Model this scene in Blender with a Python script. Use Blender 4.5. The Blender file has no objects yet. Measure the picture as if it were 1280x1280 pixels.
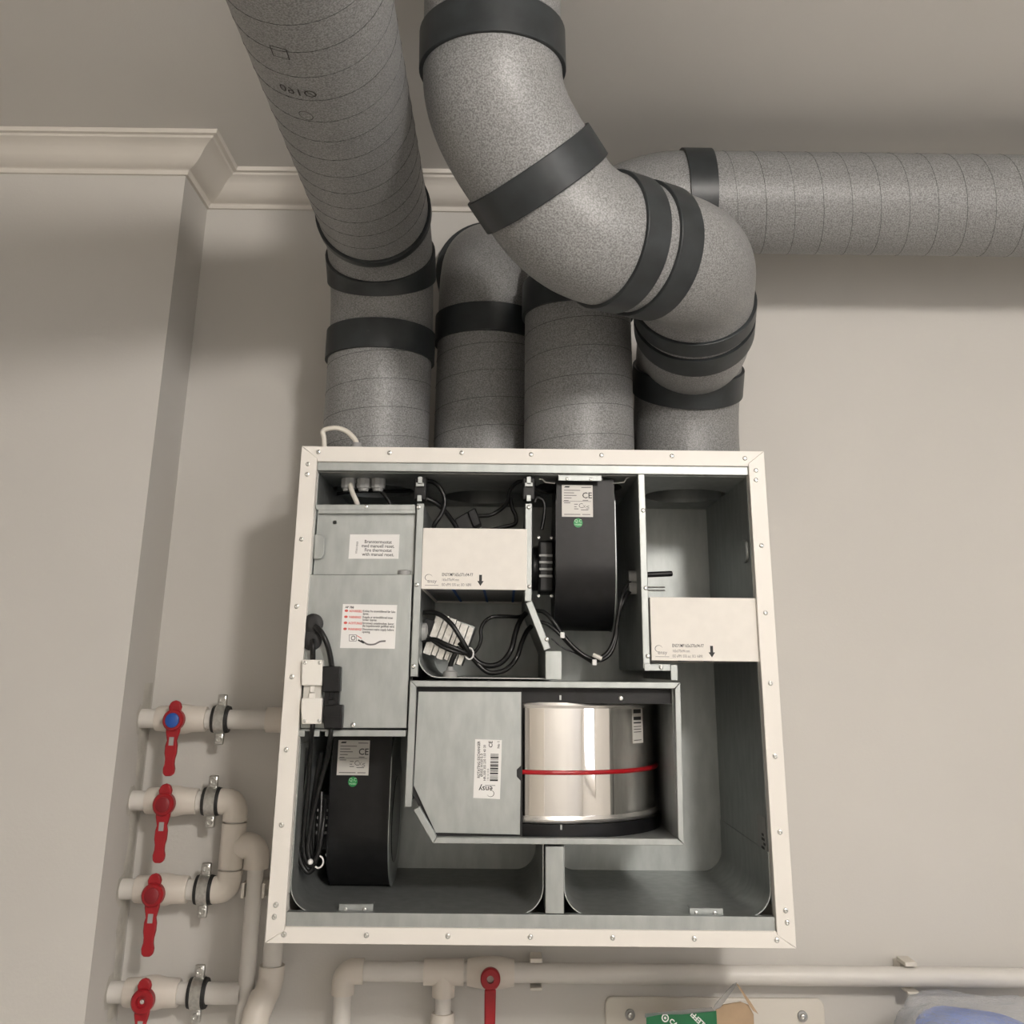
import bpy, bmesh, math, random
from mathutils import Vector, Matrix
random.seed(7)
PI = math.pi
scene = bpy.context.scene
C = scene.collection

# ---------------------------------------------------------------- camera
CAM = Vector((-.0401, -1.6276, .3682))          # metres; z = 0 is the underside of the ventilation unit
FPX, PPY = 1276.565, 430.0                      # focal length and optical centre in pixels of the 1280 frame
YAW, PITCH, ROLL = .0027, .3097, .0109
fw = Vector((math.sin(YAW)*math.cos(PITCH), math.cos(YAW)*math.cos(PITCH), math.sin(PITCH)))
rt0 = Vector((math.cos(YAW), -math.sin(YAW), 0)); up0 = rt0.cross(fw)
rt = rt0*math.cos(ROLL) + up0*math.sin(ROLL); up = up0*math.cos(ROLL) - rt0*math.sin(ROLL)
cd = bpy.data.cameras.new('camera'); cam = bpy.data.objects.new('camera', cd); C.objects.link(cam)
cd.sensor_fit = 'HORIZONTAL'; cd.sensor_width = 36.0; cd.lens = 36.0*FPX/1280
cd.shift_y = -(640-PPY)/1280
cd.clip_start = .02
M = Matrix((rt, up, -fw)).transposed().to_4x4(); M.translation = CAM
cam.matrix_world = M
scene.camera = cam

# ---------------------------------------------------------------- world, exposure
wd = bpy.data.worlds.new('world'); scene.world = wd; wd.use_nodes = True
wd.node_tree.nodes['Background'].inputs[0].default_value = (0, 0, 0, 1)
wd.node_tree.nodes['Background'].inputs[1].default_value = 0.0        # the room is closed: no light from outside it
vs = scene.view_settings
vs.view_transform = 'Standard'; vs.look = 'None'; vs.gamma = 1; vs.use_curve_mapping = False
vs.exposure = -0.1
LAMP_POS = Vector((.72, -2.35, 1.22)); LAMP_R = .115; LAMP_STRENGTH = 240.0
ZF, ZC, YW = -1.2, 1.38, .40                    # floor, ceiling, back wall
YB, XB = .243, -.70                             # face and side of the boxed-out wall

def F(px, py, Y=0.0):
    """world (x, z) where the sight line of a photo pixel meets the upright plane y = Y"""
    d = fw + rt*((px-640)/FPX) + up*((PPY-py)/FPX)
    p = CAM + d*((Y-CAM.y)/d.y)
    return p.x, p.z
def FP(px, py, Y=0.0):
    x, z = F(px, py, Y); return Vector((x, Y, z))

# ---------------------------------------------------------------- materials
def nt_new(name):
    m = bpy.data.materials.new(name); m.use_nodes = True
    nt = m.node_tree; return m, nt, nt.nodes['Principled BSDF']
def mat(name, col, rough=.5, metal=0.0, var=0.0, scale=40, bump=0.0, bscale=None, col2=None, detail=4, spec=None, stretch=None, coat=0):
    m, nt, b = nt_new(name)
    b.inputs['Base Color'].default_value = (*col, 1); b.inputs['Roughness'].default_value = rough; b.inputs['Metallic'].default_value = metal
    if spec is not None: b.inputs['Specular IOR Level'].default_value = spec
    if coat: b.inputs['Coat Weight'].default_value = coat
    tc = None
    def tex(sc):
        nonlocal tc
        if tc is None:
            tc = nt.nodes.new('ShaderNodeTexCoord').outputs['Object']
            if stretch:
                mp = nt.nodes.new('ShaderNodeMapping'); mp.inputs['Scale'].default_value = stretch
                nt.links.new(tc, mp.inputs[0]); tc = mp.outputs[0]
        n = nt.nodes.new('ShaderNodeTexNoise'); n.inputs['Scale'].default_value = sc; n.inputs['Detail'].default_value = detail
        nt.links.new(tc, n.inputs['Vector']); return n
    if var or col2:
        n = tex(scale); r = nt.nodes.new('ShaderNodeValToRGB')
        c2 = col2 if col2 else tuple(min(1, c*(1+var)) for c in col)
        c1 = col if col2 else tuple(c*(1-var) for c in col)
        r.color_ramp.elements[0].position = .36; r.color_ramp.elements[1].position = .64
        r.color_ramp.elements[0].color = (*c1, 1); r.color_ramp.elements[1].color = (*c2, 1)
        nt.links.new(n.outputs[0], r.inputs[0]); nt.links.new(r.outputs[0], b.inputs['Base Color'])
    if bump:
        n = tex(bscale or scale); bp = nt.nodes.new('ShaderNodeBump'); bp.inputs['Strength'].default_value = bump; bp.inputs['Distance'].default_value = .002
        nt.links.new(n.outputs[0], bp.inputs['Height']); nt.links.new(bp.outputs[0], b.inputs['Normal'])
    return m
m_wall = mat('wall_paint', (.605, .585, .55), .85, var=.03, scale=1.6, bump=.10, bscale=220)
m_ceil = mat('ceiling_paint', (.72, .70, .665), .9, var=.02, scale=1.2, bump=.10, bscale=260)
m_trim = mat('trim_paint', (.70, .66, .60), .6, var=.02, scale=8)
m_floor = mat('floor_tile', (.58, .56, .53), .5, var=.08, scale=5)
m_foam = mat('duct_foam', (.145, .145, .143), .43, col2=(.30, .30, .297), scale=460, detail=2, bump=.25, bscale=460, spec=.55)
m_foam2 = m_foam
m_seam_shade = mat('duct_seam_shade', (.05, .05, .05), .6)  # foam seam is only relief; its shade is painted as dark colour
m_print = mat('duct_print', (.035, .033, .03), .7)
m_collar = mat('collar_rubber', (.022, .026, .028), .42, var=.2, scale=30)
m_white = mat('powder_coat', (.80, .765, .71), .45, bump=.05, bscale=500)
m_galv = mat('galvanised_sheet', (.37, .39, .38), .5, metal=.85, col2=(.43, .45, .44), scale=60, detail=5, stretch=(1, 1, .35))
m_galvd = m_galv
m_edge = m_galv
m_black = mat('black_plastic', (.008, .008, .0085), .42, var=.2, scale=60, spec=.3)
m_blackm = mat('black_sheet', (.008, .008, .009), .3, spec=.3)
m_cable = mat('black_cable', (.008, .008, .008), .32, spec=.35)
m_wcable = mat('white_cable', (.74, .70, .62), .45)
m_grey = mat('grey_plastic', (.34, .34, .33), .5)
m_steel = mat('zinc_steel', (.62, .62, .60), .28, metal=1, var=.12, scale=160)
m_inlet = m_galv
m_mirror = mat('polished_aluminium', (.90, .88, .86), .05, metal=1)
m_rim = mat('brushed_rim', (.70, .68, .65), .25, metal=.9, var=.06, scale=30)
m_card = mat('white_filter_card', (.80, .765, .71), .7, var=.015, scale=60)
m_media = mat('filter_media', (.30, .30, .30), .9, var=.1, scale=200)
m_bluel = mat('blue_glue', (.02, .09, .30), .6)
m_label = mat('white_label', (.80, .79, .77), .4)
m_sil = mat('silver_label', (.62, .60, .56), .4)
m_ink = mat('black_ink', (.02, .02, .02), .6)
m_inkg = mat('grey_ink', (.16, .15, .15), .6)
m_redink = mat('red_ink', (.62, .10, .08), .6)
m_green = mat('green_sticker', (.01, .24, .06), .45)
m_greeni = mat('green_sticker_print', (.35, .60, .38), .5)
m_belt = mat('red_belt', (.36, .005, .010), .32)
m_ppr = mat('white_pipe_plastic', (.66, .635, .595), .42, var=.02, scale=20)
m_ppr2 = mat('cream_fitting_plastic', (.67, .62, .555), .45, var=.02, scale=20)
m_redp = mat('red_handle_plastic', (.31, .006, .012), .38)
m_darkred = mat('dark_red_cap', (.21, .006, .012), .4)
m_bluep = mat('blue_cap', (.010, .075, .34), .4)
m_wplug = mat('white_plug_plastic', (.80, .775, .72), .4)
m_clear = mat('clear_plug_plastic', (.62, .60, .55), .25)
m_carton = mat('green_carton', (.006, .13, .045), .5)
m_kraft = mat('brown_cardboard', (.42, .30, .19), .8, var=.06, scale=40)
m_rubber = mat('black_rubber', (.012, .012, .012), .6)
m_plaster = mat('raw_plaster', (.52, .50, .45), .9, var=.1, scale=30, bump=.4, bscale=120)
m_board = mat('white_board', (.70, .66, .59), .55)
def film():
    m, nt, b = nt_new('clear_film')
    b.inputs['Base Color'].default_value = (.86, .88, .90, 1); b.inputs['Roughness'].default_value = .18
    n = nt.nodes.new('ShaderNodeTexNoise'); n.inputs['Scale'].default_value = 45; n.inputs['Detail'].default_value = 5; n.inputs['Distortion'].default_value = 1.5
    bp = nt.nodes.new('ShaderNodeBump'); bp.inputs['Strength'].default_value = .9; bp.inputs['Distance'].default_value = .01
    nt.links.new(n.outputs[0], bp.inputs['Height']); nt.links.new(bp.outputs[0], b.inputs['Normal'])
    b.inputs['Alpha'].default_value = .30
    return m
m_film = film()
m_bluebag = mat('blue_bag_contents', (.07, .16, .60), .5, col2=(.20, .31, .72), scale=9)
m_lamp, nt_, b_ = nt_new('lamp_glass')
b_.inputs['Base Color'].default_value = (1, .95, .88, 1)
b_.inputs['Emission Color'].default_value = (1.0, .945, .89, 1); b_.inputs['Emission Strength'].default_value = LAMP_STRENGTH

m_day, nt_, b_ = nt_new('daylight_glass')
b_.inputs['Base Color'].default_value = (.8, .85, .9, 1); b_.inputs['Roughness'].default_value = .1
b_.inputs['Emission Color'].default_value = (.80, .84, 1.0, 1); b_.inputs['Emission Strength'].default_value = 3.0

# ---------------------------------------------------------------- mesh helpers
ORG = {}
def frames(P):
    P = [Vector(p) for p in P]; n = len(P); T = []
    for i in range(n):
        T.append((P[min(i+1, n-1)] - P[max(i-1, 0)]).normalized())
    a = Vector((1, 0, 0)) if abs(T[0].x) < .8 else Vector((0, 1, 0))
    u = (a - T[0]*a.dot(T[0])).normalized(); out = []
    for i in range(n):
        if i:
            q = T[i-1].rotation_difference(T[i]); u = q @ u
            u = (u - T[i]*u.dot(T[i])).normalized()
        out.append((P[i], u, T[i].cross(u), T[i]))
    return out
class MB:
    def __init__(s): s.v = []; s.f = []; s.m = []
    def add(s, vs_, fs, m=0):
        b = len(s.v); s.v += [tuple(p) for p in vs_]
        for f in fs: s.f.append(tuple(i+b for i in f)); s.m.append(m)
        return s
    def box(s, x0, x1, y0, y1, z0, z1, m=0):
        v = [(x, y, z) for x in (x0, x1) for y in (y0, y1) for z in (z0, z1)]
        return s.add(v, [(0,1,3,2), (4,6,7,5), (0,4,5,1), (2,3,7,6), (0,2,6,4), (1,5,7,3)], m)
    def prism(s, poly, a0, a1, ax='y', m=0):
        n = len(poly)
        def P(p, a): return {'y': (p[0], a, p[1]), 'x': (a, p[0], p[1]), 'z': (p[0], p[1], a)}[ax]
        v = [P(p, a0) for p in poly] + [P(p, a1) for p in poly]
        fs = [tuple(range(n))[::-1], tuple(range(n, 2*n))] + [(i, (i+1) % n, (i+1) % n+n, i+n) for i in range(n)]
        return s.add(v, fs, m)
    def flat(s, poly, Y, m=0):
        return s.add([(p[0], Y, p[1]) for p in poly], [tuple(range(len(poly)))], m)
    def sweep(s, P, r, seg=14, caps=True, m=0, rin=None):
        fr = frames(P); n = len(fr); R = r if isinstance(r, (list, tuple)) else [r]*n
        def ring(rr, i):
            p, u, w, t = fr[i]
            return [p + (u*math.cos(2*PI*k/seg) + w*math.sin(2*PI*k/seg))*rr for k in range(seg)]
        v = []; fs = []
        for i in range(n): v += ring(R[i], i)
        for i in range(n-1):
            for k in range(seg):
                a, b = i*seg+k, i*seg+(k+1) % seg; fs.append((a, b, b+seg, a+seg))
        if rin:
            o = len(v)
            for i in range(n): v += ring(rin, i)
            for i in range(n-1):
                for k in range(seg):
                    a, b = o+i*seg+k, o+i*seg+(k+1) % seg; fs.append((a, a+seg, b+seg, b))
            for i in (0, n-1):
                for k in range(seg):
                    a, b = i*seg+k, i*seg+(k+1) % seg; fs.append((a, b, b+o, a+o))
        elif caps:
            fs.append(tuple(range(seg))[::-1]); fs.append(tuple(range((n-1)*seg, n*seg)))
        return s.add(v, fs, m)
    def lathe(s, prof, o, ax='z', seg=20, m=0):
        """prof: (radius, height along the axis)"""
        o = Vector(o); A = {'x': (Vector((0,1,0)), Vector((0,0,1)), Vector((1,0,0))), 'y': (Vector((0,0,1)), Vector((1,0,0)), Vector((0,1,0))), 'z': (Vector((1,0,0)), Vector((0,1,0)), Vector((0,0,1)))}[ax] if isinstance(ax, str) else ax
        v = []; fs = []; n = len(prof)
        for r, h in prof:
            for k in range(seg):
                v.append(o + A[2]*h + (A[0]*math.cos(2*PI*k/seg) + A[1]*math.sin(2*PI*k/seg))*max(r, 1e-5))
        for i in range(n-1):
            for k in range(seg):
                a, b = i*seg+k, i*seg+(k+1) % seg; fs.append((a, b, b+seg, a+seg))
        fs.append(tuple(range(seg))[::-1]); fs.append(tuple(range((n-1)*seg, n*seg)))
        return s.add(v, fs, m)
    def text(s, st, size, x, z, Y, rot=0, align='LEFT', m=0, bold=0, sx=1.0):
        vs_, fs = text_geo(st, align, bold); c, sn = math.cos(rot), math.sin(rot)
        out = []
        for a, b in vs_:
            a *= size*sx; b *= size
            out.append((x + a*c - b*sn, Y, z + a*sn + b*c))
        return s.add(out, fs, m)
    def build(s, name, mats, parent=None, bevel=0, sharp=35, org=None, kind=None):
        me = bpy.data.meshes.new(name)
        o = bpy.data.objects.new(name, me); C.objects.link(o)
        L = Vector(org) if org is not None else (ORG.get(parent.name, Vector((0,0,0))) if parent else Vector((0,0,0)))
        me.from_pydata([tuple(Vector(p)-L) for p in s.v], [], s.f)
        mats = mats if isinstance(mats, (list, tuple)) else [mats]
        for q in mats: me.materials.append(q)
        if len(mats) > 1: me.polygons.foreach_set('material_index', s.m)
        bm = bmesh.new(); bm.from_mesh(me); bmesh.ops.recalc_face_normals(bm, faces=bm.faces); bm.to_mesh(me); bm.free()
        me.polygons.foreach_set('use_smooth', [True]*len(me.polygons)); me.set_sharp_from_angle(angle=math.radians(sharp))
        if bevel:
            b = o.modifiers.new('edge', 'BEVEL'); b.width = bevel; b.segments = 2; b.limit_method = 'ANGLE'; b.angle_limit = math.radians(40)
        if parent:
            o.parent = parent
            if org is not None: o.location = L - ORG.get(parent.name, Vector((0,0,0)))
            ORG[o.name] = L
        else:
            o.location = L; ORG[o.name] = L
        if kind: o['kind'] = kind
        return o
_tc = {}
def text_geo(st, align, bold):
    k = (st, align, bold)
    if k not in _tc:
        cu = bpy.data.curves.new('t', 'FONT'); cu.body = st; cu.size = 1; cu.align_x = align; cu.resolution_u = 2; cu.offset = bold
        ob = bpy.data.objects.new('t', cu); C.objects.link(ob)
        dg = bpy.context.evaluated_depsgraph_get(); dg.update()
        me = bpy.data.meshes.new_from_object(ob.evaluated_get(dg))
        _tc[k] = ([(v.co.x, v.co.y) for v in me.vertices], [tuple(p.vertices) for p in me.polygons])
        bpy.data.objects.remove(ob); bpy.data.curves.remove(cu); bpy.data.meshes.remove(me)
    return _tc[k]
def tag(o, label, cat, group=None):
    o['label'] = label; o['category'] = cat
    if group: o['group'] = group
    return o
def thing(name, loc, label, cat, group=None):
    o = bpy.data.objects.new(name, None); C.objects.link(o); o.location = loc; o.empty_display_size = .05
    ORG[o.name] = Vector(loc); return tag(o, label, cat, group)
def struct(mb, name, m, parent=None, **k): return mb.build(name, m, parent, kind='structure', **k)
def inst(me, name, parent, loc, rot=None):
    o = bpy.data.objects.new(name, me); C.objects.link(o); o.parent = parent
    o.location = Vector(loc) - ORG.get(parent.name, Vector((0,0,0)))
    if rot: o.rotation_euler = rot
    return o
def dup(root, loc, label=None, rot=None, group=None):
    r = root.copy(); C.objects.link(r); r.location = loc
    if rot: r.rotation_euler = rot
    if label: r['label'] = label
    if group: r['group'] = group
    for ch in root.children:
        c = ch.copy(); C.objects.link(c); c.parent = r
        for g in ch.children:
            d = g.copy(); C.objects.link(d); d.parent = c
    return r
def smooth(P, n=10):
    """Catmull-Rom through the points"""
    P = [Vector(p) for p in P]; Q = [P[0]*2-P[1]] + P + [P[-1]*2-P[-2]]; out = []
    for i in range(1, len(Q)-2):
        a, b, c, d = Q[i-1], Q[i], Q[i+1], Q[i+2]
        for k in range(n):
            t = k/n
            out.append(.5*((2*b) + (c-a)*t + (2*a-5*b+4*c-d)*t*t + (3*b-a-3*c+d)*t**3))
    out.append(P[-1]); return out
def rect(px0, py0, px1, py1, Y):
    xm, ym = (px0+px1)/2, (py0+py1)/2
    return F(px0, ym, Y)[0], F(px1, ym, Y)[0], F(xm, py1, Y)[1], F(xm, py0, Y)[1]
def plate(name, m, parent, px0, py0, px1, py1, Y, d, bevel=.0006):
    """a sheet whose front face (at y = Y) covers the given patch of the photo and which is d deep"""
    x0, x1, z0, z1 = rect(px0, py0, px1, py1, Y)
    return MB().box(x0, x1, Y, Y+d, z0, z1).build(name, m, parent, bevel=bevel)
# ---------------------------------------------------------------- the room
XL, XR, YR = -2.2, 2.3, -3.3
struct(MB().box(XL-.1, XR+.1, YR-.1, YW+.1, ZF-.1, ZF), 'floor', m_floor)
struct(MB().box(XL-.1, XR+.1, YR-.1, YW+.1, ZC, ZC+.1), 'ceiling', m_ceil)
wall_b = struct(MB().box(XB-.02, XR+.1, YW, YW+.1, ZF, ZC), 'wall_back', m_wall)
wall_c = struct(MB().box(XL-.1, XB, YB, YW+.1, ZF, ZC), 'wall_column', m_wall)
struct(MB().box(XL-.1, XL, YR, YB, ZF, ZC), 'wall_left', m_wall)
struct(MB().box(XR, XR+.1, YR, YW, ZF, ZC), 'wall_right', m_wall)
struct(MB().box(XL-.1, XR+.1, YR-.1, YR, ZF, ZC), 'wall_front', m_wall)
# cornice: profile (out from wall, down from ceiling)
prof = [(0,.064), (.006,.064), (.008,.056), (.010,.054), (.020,.052), (.030,.047), (.040,.038), (.048,.026), (.058,.018), (.068,.014), (.070,.010), (.078,.009), (.080,.0005), (0,.0005)]
def cornice(n, A, B, nrm, mA, mB):
    """A-B along the wall foot, nrm into the room; mA/mB mitre factors that lengthen the run with the projection"""
    A, B, nrm = Vector(A), Vector(B), Vector(nrm); d = (B-A).normalized(); v = []
    for P, mi, sg in ((A, mA, -1), (B, mB, 1)):
        for o, h in prof: v.append(P + nrm*o + d*(sg*mi*o) + Vector((0,0,-h)))
    k = len(prof); fs = [tuple(range(k)), tuple(range(k, 2*k))] + [(i, (i+1) % k, (i+1) % k+k, i+k) for i in range(k)]
    struct(MB().add(v, fs), 'trim_%d' % n, m_trim, sharp=25)
cornice(1, (XL, YB, ZC), (XB, YB, ZC), (0,-1,0), 0, 1)
cornice(2, (XB, YB, ZC), (XB, YW, ZC), (1,0,0), 1, -1)
cornice(3, (XB, YW, ZC), (XR, YW, ZC), (0,-1,0), -1, 0)
# a door in the wall behind the camera
dx0, dx1 = -1.25, -.4
struct(MB().box(dx0, dx1, YR, YR+.03, ZF, ZF+2.05), 'door_1', m_board)
struct(MB().box(dx0-.07, dx0, YR, YR+.04, ZF, ZF+2.12).box(dx1, dx1+.07, YR, YR+.04, ZF, ZF+2.12).box(dx0, dx1, YR, YR+.04, ZF+2.05, ZF+2.12), 'trim_4', m_trim)
# lamp
lt = thing('ceiling_lamp_offscreen', (LAMP_POS.x, LAMP_POS.y, ZC), 'glowing glass globe lamp hanging from the ceiling', 'lamp')
MB().lathe([(.055, -.02), (.05, 0)], (LAMP_POS.x, LAMP_POS.y, ZC)).lathe([(.012, 0), (.012, ZC-LAMP_POS.z-LAMP_R)], (LAMP_POS.x, LAMP_POS.y, LAMP_POS.z+LAMP_R-.012)).build('lamp_base', m_board, lt)
MB().lathe([(LAMP_R*math.sin(PI*k/14), -LAMP_R*math.cos(PI*k/14)) for k in range(15)], LAMP_POS, seg=24).build('globe_offscreen', m_lamp, lt)

# ---------------------------------------------------------------- ducts
RO, RI, RC = .0955, .080, .101
def line(a, b, n):
    a, b = Vector(a), Vector(b); return [a.lerp(b, i/n) for i in range(n+1)]
def arc(c, u, w, R, a0, a1, n):
    c, u, w = Vector(c), Vector(u), Vector(w)
    return [c + (u*math.cos(math.radians(a0+(a1-a0)*i/n)) + w*math.sin(math.radians(a0+(a1-a0)*i/n)))*R for i in range(n+1)]
def part_of(P, a, b):
    """piece of a dense polyline between arc lengths a and b"""
    out = []; s = 0; st = False
    for i in range(len(P)-1):
        L = (P[i+1]-P[i]).length
        if s <= a < s+L: out.append(P[i].lerp(P[i+1], (a-s)/L)); st = True
        if st and a < s and s < b and s > a: 
            if not out or (out[-1]-P[i]).length > 1e-5: out.append(P[i])
        if s < b <= s+L+1e-9: out.append(P[i].lerp(P[i+1], (b-s)/L)); break
        s += L
    return out
def alen(P, q):
    """arc length at the point of the polyline closest to q"""
    q = Vector(q); best = None; s = 0
    for i in range(len(P)-1):
        d = P[i+1]-P[i]; L = d.length; t = max(0, min(1, (q-P[i]).dot(d)/(L*L))); e = (P[i]+d*t-q).length
        if best is None or e < best[0]: best = (e, s+t*L)
        s += L
    return best[1]
def total(P): return sum((P[i+1]-P[i]).length for i in range(len(P)-1))
def duct(name, label, P, pieces, collars, seams=(), group=None):
    root = thing(name, P[0], label, 'duct', group)
    for nm, a, b in pieces:
        Q = part_of(P, a, b)
        o = MB().sweep(Q, RO, 56, rin=RI).build(nm, m_foam if nm == 'elbow' else m_foam2, root, sharp=50)
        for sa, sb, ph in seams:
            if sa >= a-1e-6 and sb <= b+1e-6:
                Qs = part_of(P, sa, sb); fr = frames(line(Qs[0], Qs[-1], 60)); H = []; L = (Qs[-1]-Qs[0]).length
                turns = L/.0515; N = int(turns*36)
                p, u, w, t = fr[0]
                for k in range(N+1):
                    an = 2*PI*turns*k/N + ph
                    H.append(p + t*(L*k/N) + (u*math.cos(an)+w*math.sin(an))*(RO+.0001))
                MB().sweep(H, .0005, 5).build('shaded_seam', m_seam_shade, o)  # thin helical tube, coloured dark to paint the seam's shade
    for a, b in collars:
        Q = part_of(P, a, b); n = len(Q)
        fr = frames(Q)
        mb = MB().sweep(Q, RC, 56, rin=RO-.002)
        mb.build('collar', m_collar, root, bevel=.0012, sharp=50)
    return root
# duct over the heater side: up, then straight towards the room
xd, yd, R1 = -.280, .190, .165; z1 = .965
P1 = line((xd, yd, .7115), (xd, yd, z1), 12)[:-1] + arc((xd, yd-R1, z1), (0,1,0), (0,0,1), R1, 0, 90, 20) + line((xd, yd-R1, z1+R1), (xd, YR, z1+R1), 40)[1:]
s1 = z1-.711; sq = R1*PI/2; T1 = total(P1)
d1 = duct('insulated_duct', 'grey speckled foam duct rising beside the column and turning towards the room under the ceiling', P1,
     [('riser', 0, s1-.02), ('elbow', s1-.02, s1+sq*.52), ('elbow', s1+sq*.52, s1+sq+.03), ('straight_section', s1+sq+.03, T1)],
     [(s1-.055, s1+.0), (s1+sq*.40, s1+sq*.40+.058), (s1+sq+.010, s1+sq+.030)],
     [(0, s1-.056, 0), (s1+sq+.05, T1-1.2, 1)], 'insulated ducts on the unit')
# duct that turns into the wall
x2, y2, R2 = -.083, .245, .135; z2 = 1.03
P2 = line((x2, y2, .7115), (x2, y2, z2), 12)[:-1] + arc((x2, y2+R2, z2), (0,-1,0), (0,0,1), R2, 0, 90, 16) + line((x2, y2+R2, z2+R2), (x2, YW-.001, z2+R2), 4)[1:]
s2 = z2-.711; q2 = R2*PI/2; T2 = total(P2)
d2 = duct('insulated_duct', 'grey foam duct rising second from the column and bending back into the wall', P2,
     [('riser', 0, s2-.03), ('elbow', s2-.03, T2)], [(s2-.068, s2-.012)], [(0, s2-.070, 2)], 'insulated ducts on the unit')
MB().sweep([(x2, YW-.040, z2+R2), (x2, YW-.002, z2+R2)], .113, 56, rin=RO-.002).build('wall_collar', m_collar, d2, bevel=.002)
# duct that turns right and runs along the wall
x3, y3, R3 = .083, .118, .20; z3 = 1.211-R3
P3 = line((x3, y3, .7115), (x3, y3, z3), 14)[:-1] + arc((x3+R3, y3, z3), (-1,0,0), (0,0,1), R3, 0, 90, 22) + line((x3+R3, y3, z3+R3), (XR, y3, z3+R3), 50)[1:]
s3 = z3-.711; q3 = R3*PI/2; T3 = total(P3); c3 = alen(P3, (F(880, 230, y3-.09)[0], y3, z3+R3))
duct('insulated_duct', 'grey foam duct rising in the middle and running along the wall under the ceiling', P3,
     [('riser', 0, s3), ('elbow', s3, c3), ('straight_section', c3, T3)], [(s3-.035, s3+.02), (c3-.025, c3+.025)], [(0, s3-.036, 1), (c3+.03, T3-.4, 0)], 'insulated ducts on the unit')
# duct of five elbows that winds up in front of the others
N4 = [((.287,.215,.7115), (0,0,1), .035), ((.287,.172,.880), (0,-.54,.84), .030), ((.268,-.020,.940), (-.13,-.90,.40), .034), ((.133,-.270,.953), (-.84,-.53,-.01), .052), ((-.004,-.342,1.022), (-.56,-.42,.70), .028), ((-.068,-.406,1.180), (-.02,-.02,1), .034), ((-.070,-.41,1.38), (0,0,1), .01)]
P4 = []; A4 = []
for i, (c, d, h) in enumerate(N4):
    c = Vector(c); d = Vector(d).normalized(); A4.append(c)
    if i:
        a, da = P4[-1], Vector(N4[i-1][1]).normalized(); b = c-d*h; L = (b-a).length*.37; q1, q2 = a+da*L, b-d*L
        for k in range(1, 15):
            t = k/14; P4.append(a*(1-t)**3 + q1*3*t*(1-t)**2 + q2*3*t*t*(1-t) + b*t**3)
    else: P4.append(c)
    if i < len(N4)-1: P4 += [c+d*h*f for f in ((-.5, 0, .5, 1) if i else (.5, 1))]
T4 = total(P4); A4 = [alen(P4, k) for k in A4]
a_c, a_p, a_b, a_g, a_t = A4[1:6]
duct('insulated_duct', 'grey foam duct of several elbows winding forward and up into the ceiling', P4,
     [('elbow', 0, a_c), ('elbow', a_c, a_p), ('elbow', a_p, a_b), ('elbow', a_b, a_g), ('elbow', a_g, a_t), ('straight_section', a_t, T4)],
     [(a_c-.025, a_c+.025), (a_p-.036, a_p-.006), (a_p+.004, a_p+.034), (a_b-.050, a_b-.009), (a_b+.009, a_b+.050), (a_g-.025, a_g+.025), (a_t-.030, a_t+.030)], (), 'insulated ducts on the unit')
# printed size mark on the first duct, wrapped round its underside
def wrap(mb, vs_, fs, ax_y, ang, size):
    out = []
    for a, b in vs_:
        th = math.radians(ang) + a*size/RO
        out.append((xd + math.sin(th)*(RO+.0006), ax_y + b*size, z1+R1 - math.cos(th)*(RO+.0006)))
    mb.add(out, fs)
v_, f_ = text_geo('\u00d8160', 'CENTER', 0)
circ = [(math.cos(k*PI/12), math.sin(k*PI/12)) for k in range(24)]
def ringgeo(pts, t): return [(a, b) for a, b in pts] + [(a*t, b*t) for a, b in pts], [(i, (i+1) % len(pts), (i+1) % len(pts)+len(pts), i+len(pts)) for i in range(len(pts))]
mbp = MB(); wrap(mbp, [(-a, -b) for a, b in v_], f_, -.528, -13, .021); mbp.build('printed_size', m_print, d1)
mbp = MB(); wrap(mbp, *ringgeo([(a*.9, b) for a, b in circ], .90), -.48, -13, .0105); mbp.build('printed_ring', m_print, d1)
mbp = MB(); wrap(mbp, *ringgeo([(-1,-1), (1,-1), (1,1), (-1,1)], .88), -.616, -16, .0105); mbp.build('printed_square', m_print, d1)
# daylight window in the right-hand wall, outside the frame
struct(MB().box(XR-.004, XR, -2.95, -2.0, -.05, 1.0), 'window_right_offscreen', m_day)
struct(MB().box(XR-.03, XR, -3.01, -2.95, -.11, 1.06).box(XR-.03, XR, -2.0, -1.94, -.11, 1.06).box(XR-.03, XR, -2.95, -2.0, -.11, -.05).box(XR-.03, XR, -2.95, -2.0, 1.0, 1.06), 'trim_5', m_trim)
# ---------------------------------------------------------------- ventilation unit: casing
W2, H = .3740, .711
DEP = .392
unit = thing('ventilation_unit', (0, .2, 0), 'open white ventilation cabinet with galvanised interior, mounted on the wall below the ducts', 'ventilation unit')
xi0 = F(376, 870)[0]; xi1 = F(945.5, 870)[0]            # inner edges of the side rails (refined below)
xi0 = (F(395, 590)[0] + F(358, 1150)[0])/2; xi1 = (F(934, 600)[0] + F(972, 1150)[0])/2
zi1 = F(660, 580)[1]; zi0 = F(660, 1161)[1]
zl1 = F(660, 590.5)[1]; zl0 = F(660, 1143.5)[1]         # lips behind the rails
g = .0004
rails = {}
def rail(key, poly): rails[key] = MB().prism(poly, -.002, .020).build('frame_rail', m_white, unit, bevel=.0008)
rail('top', [(-W2+g, H), (W2-g, H), (xi1, zi1+.004), (xi1, zi1), (xi0, zi1), (xi0, zi1+.004)])
rail('bottom', [(-W2+g, 0), (xi0, zi0-.004), (xi0, zi0), (xi1, zi0), (xi1, zi0-.004), (W2-g, 0)])
rail('left', [(-W2, g), (-W2, H-g), (xi0-g, zi1+.004+g), (xi0-g, zi0-.004-g)])
rail('right', [(W2, g), (xi1+g, zi0-.004-g), (xi1+g, zi1+.004+g), (W2, H-g)])
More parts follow.
